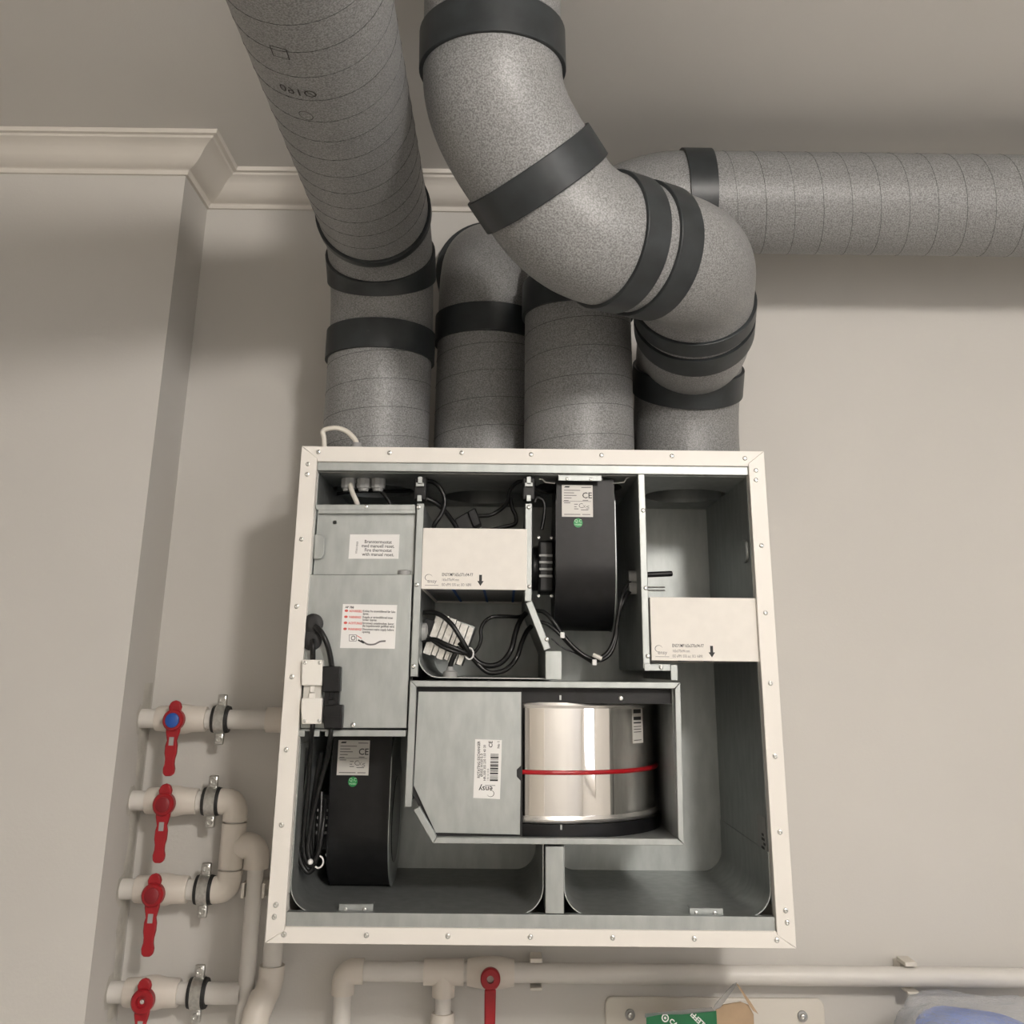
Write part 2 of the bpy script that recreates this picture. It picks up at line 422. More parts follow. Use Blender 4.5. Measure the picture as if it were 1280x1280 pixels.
sm = MB().lathe([(.0038, 0), (.0038, -.0008), (.0030, -.0020), (.0017, -.0024), (.0014, -.0006)], (0,0,0), 'y', 12)
_s = sm.build('screw', m_steel); screw_me = _s.data; bpy.data.objects.remove(_s)
def screws(parent, pts, Y, sc=1.0):
    for p in pts:
        x, z = F(p[0], p[1], Y); o = inst(screw_me, 'screw', parent, (x, Y, z), (0, random.uniform(0, 6), 0)); o.scale = (sc,)*3
screws(rails['top'], [(398,565), (487,566), (577,566), (664,568), (752,569), (840,570), (931,573)], -.002)
screws(rails['left'], [(385,580), (384,593), (377,674), (371,758), (365,846), (358,937), (352,1031), (345,1131), (343,1146)], -.002)
screws(rails['right'], [(945,588), (945,600), (952,682), (957,766), (963,854), (969,945), (975,1040), (982,1138), (984,1153)], -.002)
screws(rails['bottom'], [(355,1168), (458,1169), (560,1170), (663,1171), (766,1172), (868,1173), (971,1175)], -.002)
YBK = .362                                               # inner back
zr = .6715                                               # underside of the roof lining
MB().box(-W2, xi0-.002, .020, DEP, 0, H).build('side_panel', m_white, unit)
MB().box(xi1+.002, W2, .020, DEP, 0, H).build('side_panel', m_white, unit)
MB().box(xi0-.002, xi1+.002, .020, DEP, 0, .022).build('bottom_panel', m_white, unit)
MB().box(xi0-.002, xi1+.002, YBK, DEP, .022, H).build('back_panel', m_galvd, unit)
MB().box(xi0-.001, xi0+.0005, .016, YBK, .06, zr).build('side_lining', m_galvd, unit)
rl = MB().box(xi1-.0005, xi1+.001, .016, YBK, .05, zr).build('side_lining', m_galvd, unit)
def holed(mb, x0, x1, y0, y1, c, r, z0, z1, m=0):
    an = sorted([2*PI*k/40 for k in range(40)] + [math.atan2(b-c[1], a-c[0]) % (2*PI) for a in (x0, x1) for b in (y0, y1)])
    n = len(an); V = []
    for z in (z0, z1):
        for a in an: V.append((c[0]+r*math.cos(a), c[1]+r*math.sin(a), z))
        for a in an:
            ca, sa = math.cos(a), math.sin(a); t = min([((x1 if ca > 0 else x0)-c[0])/ca if abs(ca) > 1e-9 else 9, ((y1 if sa > 0 else y0)-c[1])/sa if abs(sa) > 1e-9 else 9])
            V.append((c[0]+t*ca, c[1]+t*sa, z))
    fs = []
    for i in range(n):
        j = (i+1) % n
        fs += [(i, j, n+j, n+i), (2*n+i, 3*n+i, 3*n+j, 2*n+j), (i, 2*n+i, 2*n+j, j), (n+i, n+j, 3*n+j, 3*n+i)]
    mb.add(V, fs, m)
holes = [((xi0-.002, -.178), (xd, yd)), ((-.178, -.002), (x2, y2)), ((-.002, .180), (x3, y3+.010)), ((.180, xi1+.002), (.280, .205))]
mt = MB(); ml = MB()
for (a, b), c in holes:
    rr = .074
    holed(mt, a, b, .020, DEP, c, rr+.004, zr+.0016, H)
    holed(ml, a, b, .016, YBK, c, rr, zr, zr+.0014)
mt.build('top_panel', m_white, unit); ml.build('roof_lining', m_galvd, unit, sharp=30)
for (a, b), c in holes:
    MB().sweep([(c[0], c[1], zr+.0062), (c[0], c[1], H)], .0755, 40, rin=.0742).build('spigot', m_galv, unit)
    MB().sweep([(c[0], c[1], zr-.0003), (c[0], c[1], zr+.006)], .0755, 40, rin=.0736).build('spigot_ring', m_edge, unit)
MB().box(xi0, xi1, .003, .016, zl1, zi1+.002).build('top_lip', m_galv, unit, bevel=.0008)
MB().box(xi0, xi1, .003, .016, zi0-.002, zl0).build('bottom_lip', m_galv, unit, bevel=.0008)

# trays: bent sheet with rounded bottom corners
def bent(name, xs, zt, zb, r, y0, y1, th=.0014, left=True, right=True, zt2=None):
    x0, x1 = xs; P = []
    if left:
        P += [(x0, zt)] + [(x0+r-r*math.cos(PI/2*k/12), zb+r-r*math.sin(PI/2*k/12)) for k in range(13)]
    else: P += [(x0, zb)]
    if right:
        P += [(x1-r+r*math.sin(PI/2*k/12), zb+r-r*math.cos(PI/2*k/12)) for k in range(13)] + [(x1, zt2 or zt)]
    else: P += [(x1, zb)]
    n = len(P); V = []
    for i in range(n):
        a = Vector(P[max(i-1, 0)]); b = Vector(P[min(i+1, n-1)]); t = (b-a).normalized(); q = Vector((t.y, -t.x))*th
        V += [(P[i][0], y0, P[i][1]), (P[i][0], y1, P[i][1]), (P[i][0]+q.x, y1, P[i][1]+q.y), (P[i][0]+q.x, y0, P[i][1]+q.y)]
    fs = [(0,1,2,3), tuple(4*(n-1)+k for k in (3,2,1,0))]
    for i in range(n-1):
        for k in range(4): a, b = 4*i+k, 4*i+(k+1) % 4; fs.append((a, b, b+4, a+4))
    return MB().add(V, fs).build(name, m_galvd, unit, sharp=30)
zfl = F(660, 1144, .012)[1] + .001
px_l = F(680, 1100, .004)[0]; px_r = F(705, 1100, .004)[0]
zcb = F(680, 1055)[1]                                    # underside of the rotor cassette
bent('tray', (xi0+.002, px_l-.0015), .26, zfl, .036, .014, YBK, zt2=zcb)
bent('tray', (px_r+.0015, xi1-.002), zcb-.004, zfl, .036, .014, YBK, zt2=.12)
# centre pillar and the small box above the cassette
plate('pillar', m_galv, unit, 681.5, 1058, 705, 1142.5, .004, .355, .0012)
plate('pillar', m_galv, unit, 681.5, 813.5, 702.5, 850, .004, .355, .0012)
# handles on the tray floors and under the roof
def bracket(px0, py0, px1, py1, Y, parent=unit):
    x0, x1, z0, z1 = rect(px0, py0, px1, py1, Y)
    o = MB().box(x0, x1, Y, Y+.0015, z0, z1).box(x0, x1, Y, Y+.018, z1-.0015, z1).build('bracket', m_galv, parent, bevel=.0005)
    for f in (.2, .75): inst(screw_me, 'screw', o, (x0+(x1-x0)*f, Y, z0+.003)).scale = (.7,)*3
    return o
bracket(423.5, 1129.5, 466.5, 1139.5, .020); bracket(862, 1134.5, 904, 1144, .020); bracket(698, 592.5, 752, 601, .012)
# grip slot in the right-hand lining
xs_ = xi1-.0012
gy, gz0, gz1 = .048, F(932, 704, .05)[1], F(932, 675, .05)[1]
pr_ = [(gy+.020*math.cos(a), gz1-.013+.013*math.sin(a)) for a in [PI*k/10 for k in range(11)]] + [(gy+.020*math.cos(a), gz0+.013+.013*math.sin(a)) for a in [PI+PI*k/10 for k in range(11)]]
MB().prism(pr_, xs_-.004, xs_+.0012, 'x').build('grip_slot', m_galv, unit, bevel=.0015)
# print on the right-hand lining near the floor
mbt = MB(); mbl = MB().box(xs_-.0003, xs_, .022, .075, .075, .165)
mbl.build('lining_label', m_grey, unit)
mb = MB()
for k in range(9): mb.box(xs_-.0006, xs_-.0003, .028+.004*(k % 3), .028+.004*(k % 3)+.012+.006*(k % 2), .09+.006*k, .0935+.006*k)
mb.box(xs_-.0006, xs_-.0003, .05, .068, .085, .10)
mb.build('label_print', m_ink, unit)

# dividers: sheet going back, with a folded front edge
def divider(px, py0, py1, wpx=9, Y=.006, back=YBK, mback=m_galvd, scr=()):
    x0, x1, z0, z1 = rect(px-wpx/2, py0, px+wpx/2, py1, Y)
    xm = (x0+x1)/2
    MB().box(xm-.0045, xm+.0045, Y+.002, back, z0, z1).build('divider', mback, unit)
    e = MB().box(x0, x1, Y, Y+.010, z0, z1).build('divider_edge', m_edge, unit, bevel=.0012)
    screws(e, scr, Y, .9); return xm
xD1 = divider(521.5, 629, 846, 9.5, scr=[(523,634), (521,731), (517,833)])
xD2 = divider(660.5, 629, 752, 9, scr=[(661,634), (662,733)])
xD3 = divider(805, 591, 836, 9, scr=[(804,638), (807,735), (810,820)])
# slanting leg of the second divider
a, b = FP(661, 752, .006), FP(684.5, 812, .006); dv = (b-a).normalized(); nv = Vector((dv.z, 0, -dv.x))
if nv.x < 0: nv = -nv
hw = .0055
pl = [(a-nv*hw), (a+nv*hw), (b+nv*hw), (b-nv*hw)]
e = MB().prism([(q.x, q.z) for q in pl], .006, .016).build('divider_edge', m_edge, unit, bevel=.0012); screws(e, [(683.5, 799)], .006, .9)
pl = [(a-nv*.004), (a+nv*.004), (b+nv*.004), (b-nv*.004)]
MB().prism([(q.x, q.z) for q in pl], .008, YBK).build('divider', m_galvd, unit)
# step in the third divider
e = plate('divider_edge', m_edge, unit, 808, 830, 838, 838.5, .006, .012); screws(e, [(826.5, 834)], .006, .9)
plate('divider_edge', m_edge, unit, 838.5, 831, 847, 850.5, .005, .012)
plate('divider_edge', m_edge, unit, 805.5, 829, 813, 838.5, .0045, .012)
x0, x1, z0, z1 = rect(806, 832, 847, 838, .02)
MB().box(x0, x1, .020, YBK, z0, z0+.004).build('divider', m_galvd, unit)
x0, x1, z0, z1 = rect(840, 832, 847, 850, .02)
MB().box(x0, x1, .020, YBK, z0, z1).build('divider', m_galvd, unit)
# floor of the compartments above the cassette with its rounded corner
zc1 = F(680, 850)[1]
bent('tray', (xD1+.006, F(681, 830, .01)[0]), zc1+.085, zc1+.0025, .032, .014, YBK, right=False)
# toggle fasteners in the gap above the dividers
for px in (525, 661):
    x, z = F(px, 612, .012); f = MB().box(x-.010, x+.010, .012, .035, z-.016, z+.020).build('door_catch', m_black, unit, bevel=.002)
    xx, zz = F(px, 603.5, .008)
    MB().box(xx-.0035, xx+.0035, .006, .014, zz-.003, zz+.010).box(xx-.0065, xx+.0065, .006, .014, zz-.006, zz).box(xx-.0035, xx+.0035, .006, .014, zz-.030, zz-.020).build('latch_pin', m_edge, f, bevel=.0006)

# ---------------------------------------------------------------- rotor cassette
rc = thing('rotor_cassette', (.04, .18, zcb), 'galvanised rotor cassette with a shiny drum and red belt in the middle of the cabinet', 'heat exchanger')
YR0 = .000
def bar(px, Y=YR0, d=.012, mm=m_edge):
    P = [F(q[0], q[1], Y) for q in px]; return MB().prism(P, Y, Y+d).build('frame_bar', mm, rc, bevel=.001)
bar([(512.5,850.5), (850.5,853), (843,861), (520.5,858.5)])
bar([(850.5,853), (855.5,1056.5), (847.5,1047.5), (843.5,861)])
bar([(855.5,1057), (541,1054.5), (546,1046.5), (847,1048.5)])
bar([(541,1054.5), (516.5,1012.5), (524,1008), (546,1046.5)])
bar([(512.5,850.5), (520.5,858.5), (514.5,1009), (505.5,1009)])
# housing
bx0, bx1, bz0, bz1 = F(516, 900)[0], F(848, 950)[0], F(690, 1052)[1], F(690, 854)[1]
MB().box(bx0, bx1+.003, .010, .355, bz1-.002, bz1).build('housing_top', m_galvd, rc)
MB().box(F(541,1050)[0], bx1+.003, .010, .355, bz0, bz0+.002).build('housing_floor', m_galvd, rc)
MB().box(bx1+.001, bx1+.003, .010, .355, bz0, bz1).build('housing_side', m_galvd, rc)
MB().box(bx0, bx1, .352, .355, bz0, bz1).build('housing_back', m_galv, rc)
MB().box(F(511,930)[0]-.001, F(511,930)[0]+.001, .010, .355, F(511,1010)[1], bz1).build('housing_side', m_galvd, rc)
a, b = FP(521, 1010), FP(544, 1052)
MB().prism([(a.x,a.z), (a.x+.002,a.z), (b.x+.002,b.z), (b.x,b.z)], .010, .355).build('housing_side', m_galvd, rc)
MB().box(bx1-.004, bx1+.0005, .014, .352, bz0+.003, bz1-.003).build('inner_liner', m_galv, rc)
# cover plate with a notch for the belt
cp = [(523,864.5), (651.5,865), (651.3,957), (646,962), (646,971), (650.8,976), (650,1043.5), (544.5,1041), (517,982)]
CY = .012
cover = MB().prism([F(p[0], p[1], CY) for p in cp], CY, CY+.0015).build('cover_plate', m_galv, rc, bevel=.0004)
MB().prism([F(p[0], p[1], CY+.004) for p in [(518,859), (653,860), (653,1049), (543,1047), (512,985)]], CY+.004, CY+.006).build('gasket', m_rubber, rc)
# drum
dcx, dcy, dr = F(688, 950, .1)[0], .196, .176
dzt, dzb = F(740, 886, .02)[1], F(740, 1021, .02)[1]
MB().lathe([(dr, dzb), (dr, dzt)], (dcx, dcy, 0), 'z', 128).build('drum', m_mirror, rc, sharp=50)
for za, zb_ in ((dzt, dzt+.0085), (dzb-.0095, dzb)):
    zm = (za+zb_)/2
    MB().lathe([(dr-.01, za), (dr+.0015, za), (dr+.003, zm), (dr+.0015, zb_), (dr-.01, zb_)], (dcx, dcy, 0), 'z', 128).build('drum_rim', m_rim, rc)
MB().box(bx0+.004, bx1-.004, .020, .024, dzt+.008, bz1-.003).build('rim_shield', m_black, rc)
MB().lathe([(dr+.006, dzb-.030), (dr+.006, dzb-.0105)], (dcx, dcy, 0), 'z', 128).build('rim_shield', m_blackm, rc)
MB().lathe([(dr+.002, bz0+.004), (dr+.002, dzb-.031)], (dcx, dcy, 0), 'z', 128).build('bottom_ring', m_rim, rc)
screws(rc, [(776, 873)], .020, 1.0)
for px, py, Y in ((700.5, 872, .0195), (701.5, 1034, .0125)):
    x, z = F(px, py, Y); MB().box(x-.0014, x+.0014, Y-.0008, Y+.002, z-.0034, z+.0034).build('clip', m_edge, rc)
zb_ = F(740, 966.5, .018)[1]
MB().sweep([(dcx+math.sin(PI*2*k/96)*(dr+.002), dcy-math.cos(PI*2*k/96)*(dr+.002), zb_) for k in range(97)], .0032, 10, caps=False).build('belt', m_belt, rc)
# small printed label wrapped on the right of the drum
an0, an1 = 46, 56
mbw = MB(); mbk = MB()
def dq(mb, a0, a1, z0, z1, off):
    V = []; n = 5
    for k in range(n):
        a = math.radians(a0+(a1-a0)*k/(n-1))
        for z in (z0, z1): V.append((dcx+math.sin(a)*(dr+off), dcy-math.cos(a)*(dr+off), z))
    mb.add(V, [(2*k, 2*k+2, 2*k+3, 2*k+1) for k in range(n-1)])
dq(mbw, an0, an1, dzt-.052, dzt-.001, .0006)
for k, (za, zb2) in enumerate(((.001,.007), (.012,.017), (.020,.022), (.026,.027), (.030,.031), (.034,.035), (.046,.047))): dq(mbk, an0+1, an1-2, dzt-zb2-.001, dzt-za-.001, .0009)
mbw.build('drum_label', m_sil, rc); mbk.build('label_print', m_ink, rc)
# white product sticker, printed sideways
SY = CY-.0006
x0, x1, z0, z1 = rect(592.5, 924.5, 626, 998.5, SY)
st = MB().prism([F(p[0], p[1], SY) for p in [(594,924), (627.5,925), (625,999), (591.5,997.5)]], SY, SY+.0005).build('product_sticker', m_label, rc)
mk = MB(); TY = SY-.0002
def T(st_, size, px, py, rot=0, align='LEFT', mb=None, bold=0, Y=TY, sx=1.0):
    x, z = F(px, py, Y); (mb or mk).text(st_, size, x, z, Y, math.radians(rot), align, 0, bold, sx)
r90 = 91
T('ROTATING EXCHANGER', .0058, 600, 972.5, r90, bold=.02, sx=.78)
T('\u00d8355 H150 E-3', .0050, 603.4, 971, r90, bold=.02)
T('HR-300 355 230 150 40 30', .0050, 607.2, 976, r90, bold=.01, sx=.9)
T('CE', .0078, 615.5, 934.5, r90, bold=.02)
T('No 1', .0050, 624.5, 935.5, r90, bold=.02)
T('170 14 10 B', .0034, 611, 976, r90)
random.seed(3); yy = 942.5
while yy < 975:
    w_ = random.choice([.6, .9, 1.5, 2.1]); x0, x1, z0, z1 = rect(613.2-(yy-942)*.03, yy, 623.3-(yy-942)*.03, yy+w_, TY)
    mk.box(x0, x1, TY, TY+.0001, z0, z1); yy += w_ + random.choice([.5, .7, 1.1])
T('ensy', .0115, 616, 983, 180, bold=.01)
def swoosh(mb, cx, cy, r, rot, Y, a0=20, a1=300):
    N = 22; pts = []
    for k in range(N+1):
        t = k/N; a = math.radians(a0+(a1-a0)*t+rot); rr = r*(1-.35*t); w_ = r*(.015+.06*math.sin(PI*t))
        pts.append(((rr-w_)*math.cos(a)+cx, (rr-w_)*math.sin(a)*.9+cy, (rr+w_)*math.cos(a)+cx, (rr+w_)*math.sin(a)*.9+cy))
    V = []
    for q in pts: V += [(q[0], Y, q[1]), (q[2], Y, q[3])]
    mb.add(V, [(2*k, 2*k+1, 2*k+3, 2*k+2) for k in range(N)])
x, z = F(613.5, 991.5, TY); swoosh(mk, x, z, .0058, 180, TY)
x0, x1, z0, z1 = rect(606, 981.5, 619, 982.1, TY); mk.box(x0, x1, TY, TY+.0001, z0, z1)
mk.build('sticker_print', m_ink, st)
# ---------------------------------------------------------------- filters
def make_filter(px0, py0, px1, py1, label):
    Y = .005; x0, x1, z0, z1 = rect(px0, py0, px1, py1, Y); x1 = x0+.165; z0 = z1-.0945
    r = thing('air_filter', (x0+.0825, Y+.17, z0), label, 'air filter', 'slide-in air filters')
    mb = MB().box(x0, x1, Y, Y+.004, z0, z1).box(x0, x0+.003, Y+.004, YBK-.012, z0, z1).box(x1-.003, x1, Y+.004, YBK-.012, z0, z1).box(x0, x1, YBK-.012, YBK-.008, z0, z1)
    mb.build('card_frame', m_card, r, bevel=.0008)
    MB().box(x0+.003, x1-.003, Y+.004, YBK-.012, z0+.004, z1-.002).build('pleated_media', m_media, r)
    for f in (.29, .59, .88):
        MB().box(x0+.165*f-.002, x0+.165*f+.002, Y+.004, YBK-.012, z0+.0025, z0+.0042).build('glue_line', m_bluel, r)
    return r, x0, z0, Y
f1 = make_filter(527.5, 660.5, 658, 740, 'white slide-in air filter between the first two dividers, blue lines below')
f2 = make_filter(813.5, 747, 947, 829.5, 'white slide-in air filter at the side wall above the empty tray')
for (r, x0, z0, Y), nm in ((f1, 'ENSY/MP165x371x94-F7'), (f2, 'ENSY/MP165x370x94-F7')):
    mk = MB(); mg = MB(); Y2 = Y-.0002
    mk.text(nm, .0070, x0+.032, z0+.0200, Y2, 0, 'LEFT', 0, .006, .68)
    mg.text('165x370x94 mm', .0060, x0+.032, z0+.0125, Y2, sx=.66)
    mg.text('ISO ePM1 55% acc. ISO 16890', .0060, x0+.032, z0+.005, Y2, sx=.62)
    mg.text('ensy', .0080, x0+.0095, z0+.0095, Y2)
    swoosh(mg, x0+.011, z0+.0170, .0065, 0, Y2); mg.box(x0+.006, x0+.027, Y2, Y2+.0001, z0+.0055, z0+.0061)
    ax, az = x0+.0925, z0+.0055
    mk.flat([(ax-.0022, az+.017), (ax-.0022, az+.0075), (ax-.005, az+.0075), (ax, az), (ax+.005, az+.0075), (ax+.0022, az+.0075), (ax+.0022, az+.017)], Y2)
    card = [c for c in r.children if c.name.startswith('card_frame')][0]
    mk.build('filter_print', m_ink, card); mg.build('filter_print', m_inkg, card)

# ---------------------------------------------------------------- fans (built once, copied once)
def make_fan(label):
    r = thing('fan', (0, 0, 0), label, 'fan', 'radial fans in the cabinet')
    w = .097; R = .100; zt = .236
    pr = [(-R, zt)] + [(R*math.cos(a), R+R*math.sin(a)*1.0) for a in [PI + PI*1.35*k/36 for k in range(37)]]
    tail = pr[-1]
    pr += [(.035, zt)]
    MB().prism(pr, -w/2+.0015, w/2-.0015, 'x').build('scroll_housing', m_black, r, sharp=30)
    def side(xa, xb, hole):
        ri = hole; N = 48; V = []; fs = []
        outer = []
        for k in range(N):
            a = 2*PI*k/N; ca, sa = math.cos(a), math.sin(a); rr = R+.0015
            if sa > 0:                              # stretch the upper half up to the outlet
                zt_ = (zt-R)/sa; hx = (R+.0015)/abs(ca) if abs(ca) > 1e-6 else 9
                rr = min(zt_, hx, R*1.45) if ca < 0 else min(zt_, max(R*.98, .035/abs(ca)) if abs(ca) > 1e-6 else 9)
            outer.append((rr*ca, R+rr*sa))
        for x in (xa, xb):
            V += [(x, ri*math.cos(2*PI*k/N), R+ri*math.sin(2*PI*k/N)) for k in range(N)] + [(x, p[0], p[1]) for p in outer]
        for k in range(N):
            j = (k+1) % N
            fs += [(k, j, N+j, N+k), (2*N+k, 3*N+k, 3*N+j, 2*N+j), (k, 2*N+k, 2*N+j, j), (N+k, N+j, 3*N+j, 3*N+k)]
        return MB().add(V, fs)
    side(w/2-.0015, w/2, .064).build('inlet_plate', m_inlet, r, sharp=30)
    side(-w/2, -w/2+.0015, .030).build('motor_plate', m_blackm, r, sharp=30)
    MB().lathe([(.060, 0), (.066, .001), (.060, -.012)], (w/2, 0, R), 'x', 40).build('inlet_shade_disc', m_blackm, r)  # closed black disc painted in for the shade inside the inlet opening
    mo = MB().lathe([(.040, 0), (.040, -.016), (.036, -.020), (.036, -.034), (.030, -.038)], (-w/2, 0, R), 'x', 32).build('motor', m_black, r)
    MB().box(-w/2-.026, -w/2, -.052, .01, R-.042, R+.042).build('motor_mount', m_black, r, bevel=.004)
    for k in range(4): MB().box(-w/2-.025, -w/2-.003, -.0545, -.050, R-.018+.011*k, R-.014+.011*k).build('cooling_fin', m_grey, r, bevel=.0008)
    for dx in (-.026, -.005):
        for dz in (-.048, .046): inst(screw_me, 'screw', r, (-w/2+dx, -.053, R+dz)).scale = (.8,)*3
    MB().box(-w/2+.01, w/2-.02, -R-.002, -R+.03, zt-.001, zt+.002).build('outlet_flange', m_edge, r)
    # rating plate
    Y = -R-.0012; lx0, lx1, lz0, lz1 = -w/2+.010, -w/2+.0605, zt-.062, zt-.010
    lb = MB().box(lx0, lx1, Y, Y+.0006, lz0, lz1).build('rating_plate', m_sil, r, bevel=.0012)
    mk = MB(); mg = MB(); Y2 = Y-.0002
    mk.text('CE', .0135, lx1-.0175, lz0+.0305, Y2, bold=.01)
    mk.flat([(lx0+.0035, lz1-.0045), (lx0+.006, lz1-.0022), (lx0+.0135, lz1-.0022), (lx0+.012, lz1-.0045)], Y2)
    mg.box(lx0+.002, lx1-.003, Y2, Y2+.0001, lz0+.0248, lz0+.0255)
    for k, (a, b) in enumerate(((.0035, .030), (.0035, .020), (.0035, .024), (.0035, .016), (.0035, .011))): mg.box(lx0+a, lx0+b, Y2, Y2+.0001, lz1-.0095-.0042*k, lz1-.0083-.0042*k)
    for a, b, z in ((.032, .048, -.0035), (.034, .043, -.0245), (.0035, .014, -.0288), (.020, .026, -.031), (.020, .024, -.035), (.020, .027, -.0385), (.0035, .030, -.0475), (.033, .046, -.0475), (.031, .043, -.040)): mg.box(lx0+a, lx0+b, Y2, Y2+.0001, lz1+z-.0012, lz1+z)
    mg.text('C', .011, lx0+.027, lz0+.0145, Y2); mg.text('X', .007, lx0+.034, lz0+.0145, Y2); mg.text('\u2264', .011, lx0+.0385, lz0+.0125, Y2)
    mk.build('plate_print', m_ink, lb); mg.build('plate_print', m_inkg, lb)
    gx, gz = (lx0+lx1)/2+.001, lz0-.0095
    gs = MB().lathe([(.0074, 0), (.0074, -.0005)], (gx, -R-.0002, gz), 'y', 24).build('round_sticker', m_green, r)
    mq = MB(); mq.text('Q.C', .0068, gx, gz+.0008, -R-.0009, 0, 'CENTER', 0, .02); mq.text('PASSED', .0034, gx, gz-.0040, -R-.0009, 0, 'CENTER', 0, .03)
    mq.build('sticker_print', m_greeni, gs)
    return r
fan1 = make_fan('black radial fan hanging under the roof beside the empty side compartment')
yf1 = .132; fan1.location = (F(732.5, 690, yf1-.1)[0], yf1, zr-.239)
yf2 = .228
fan2 = dup(fan1, (F(449.5, 1000, yf2-.1)[0], yf2, F(450, 917, yf2-.1)[1]-.236), 'black radial fan with grey inlet plate standing in the lower tray')

# ---------------------------------------------------------------- heater / control box on the left
cb = thing('control_box', (F(450, 900)[0], .18, F(450, 912)[1]), 'grey sheet metal control box with warning label at the column side of the cabinet', 'control box')
def holed_sheet(poly, c, r, y0, y1):
    """flat convex sheet with a round hole right through it"""
    an = sorted([2*PI*k/24 for k in range(24)] + [math.atan2(q[1]-c[1], q[0]-c[0]) % (2*PI) for q in poly]); n = len(an); V = []
    def out(a):
        d = (math.cos(a), math.sin(a)); best = 9
        for i in range(len(poly)):
            (ax, az), (bx, bz) = poly[i], poly[(i+1) % len(poly)]; ex, ez = bx-ax, bz-az; den = d[0]*ez-d[1]*ex
            if abs(den) < 1e-12: continue
            t_ = ((ax-c[0])*ez-(az-c[1])*ex)/den
            if 1e-6 < t_ < best: best = t_
        return c[0]+d[0]*best, c[1]+d[1]*best
    for y in (y0, y1):
        V += [(c[0]+r*math.cos(a), y, c[1]+r*math.sin(a)) for a in an]; V += [(q[0], y, q[1]) for q in map(out, an)]
    fs = []
    for i in range(n):
        j = (i+1) % n; fs += [(i, j, n+j, n+i), (2*n+i, 3*n+i, 3*n+j, 2*n+j), (i, 2*n+i, 2*n+j, j), (n+i, n+j, 3*n+j, 3*n+i)]
    return MB().add(V, fs)
tp = holed_sheet([F(p[0], p[1], .020) for p in [(397.5,641), (519,641), (517,718), (391.5,718)]], F(418.5, 653, .020), .0033, .020, .022).build('thermostat_panel', m_galv, cb, sharp=30)
e = MB().prism([F(p[0], p[1], .010) for p in [(395,630.5), (519,630.5), (519,637.5), (397,637.5), (394.5,635)]], .010, .0215).build('panel_edge', m_edge, cb, bevel=.0008)
MB().prism([F(p[0], p[1], .0105) for p in [(398,637), (519,637), (519,641.5), (398,641.5)]], .0105, .021).build('panel_fold', m_galv, cb)
screws(e, [(457.5, 633.3)], .010, .8)
MB().prism([F(p[0], p[1], .012) for p in [(393.5,668), (402,668), (405.5,672), (405,693), (401,698.5), (392,698.5)]], .012, .0135).build('latch_tab', m_edge, cb, bevel=.0008)
x, z = F(505, 716.5, .012); MB().lathe([(.0105, -.003), (.0105, .004), (.009, .005)], (x, .019, z), 'z', 20).build('reset_button', m_grey, cb)
# body box behind and the front cover
x0, x1, z0, z1 = rect(390, 632, 517, 911, .03)
MB().box(x0+.002, x1-.001, .070, YBK-.004, z0, z1).build('box_body', m_galvd, cb)
cv = MB().prism([F(p[0], p[1], .008) for p in [(386.5,718), (515.5,718), (508.5,910.5), (375.5,910.5)]], .008, .021).build('front_cover', m_galv, cb, bevel=.0012)
screws(cv, [(441.5, 906.5)], .008, 1.0)
# labels
LY = .0195
lb = MB().prism([F(p[0], p[1], LY) for p in [(437.5,668), (499.5,668), (498,698.5), (435.5,698.5)]], LY, LY+.0004).build('thermostat_label', m_label, cb)
mk = MB(); TY = LY-.0002
for i, s_ in enumerate(('Branntermostat', 'med manuell reset.', 'Fire thermostat', 'with manual reset.')): T(s_, .0074, 472.5, 679.2+5.25*i, -.5, 'CENTER', mk, .010, TY, .92)
T('970010068', .0042, 446.5, 692, 88, 'LEFT', mk, 0, TY)
mk.build('label_print', m_ink, lb)
WY = .0075
wl = MB().prism([F(p[0], p[1], WY) for p in [(428.7,755), (496.5,756.3), (493.5,811), (425,810)]], WY, WY+.0004).build('warning_label', m_label, cb)
mk = MB(); mr = MB(); TY = WY-.0002
T('AP 788', .0045, 431.5, 760.2, -1, 'LEFT', mk, .03, TY)
rows = (('N', 'ADVARSEL!', 'Kobles fra str\u00f8mtilf\u00f8rsel f\u00f8r luke', '\u00e5pnes.'), ('S', 'VARNING!', 'Koppla ur str\u00f6mtillf\u00f6rsel innan', 'luckan \u00f6ppnas.'), ('D', 'ACHTUNG!', 'Stromnetz unterbrechen, bevor', 'die Inspektionst\u00fcr ge\u00f6ffnet wird.'), ('E', 'WARNING!', 'Disconnect mains supply before', 'opening.'))
for i, (c_, wn, l1, l2) in enumerate(rows):
    yy = 765.0+7.55*i; xo = -.55*i
    x, z = F(433+xo, yy-1.6, TY); N = 16
    mr.add([(x+.0028*math.cos(2*PI*k/N), TY, z+.0019*math.sin(2*PI*k/N)) for k in range(N)], [tuple(range(N))])
    T(wn, .0048, 436.5+xo, yy, -1, 'LEFT', mr, .03, TY, .85)
    T(l1, .0046, 453.5+xo*.6, yy, -1, 'LEFT', mk, .02, TY, .82); T(l2, .0046, 453.5+xo*.6, yy+3.3, -1, 'LEFT', mk, .02, TY, .82)
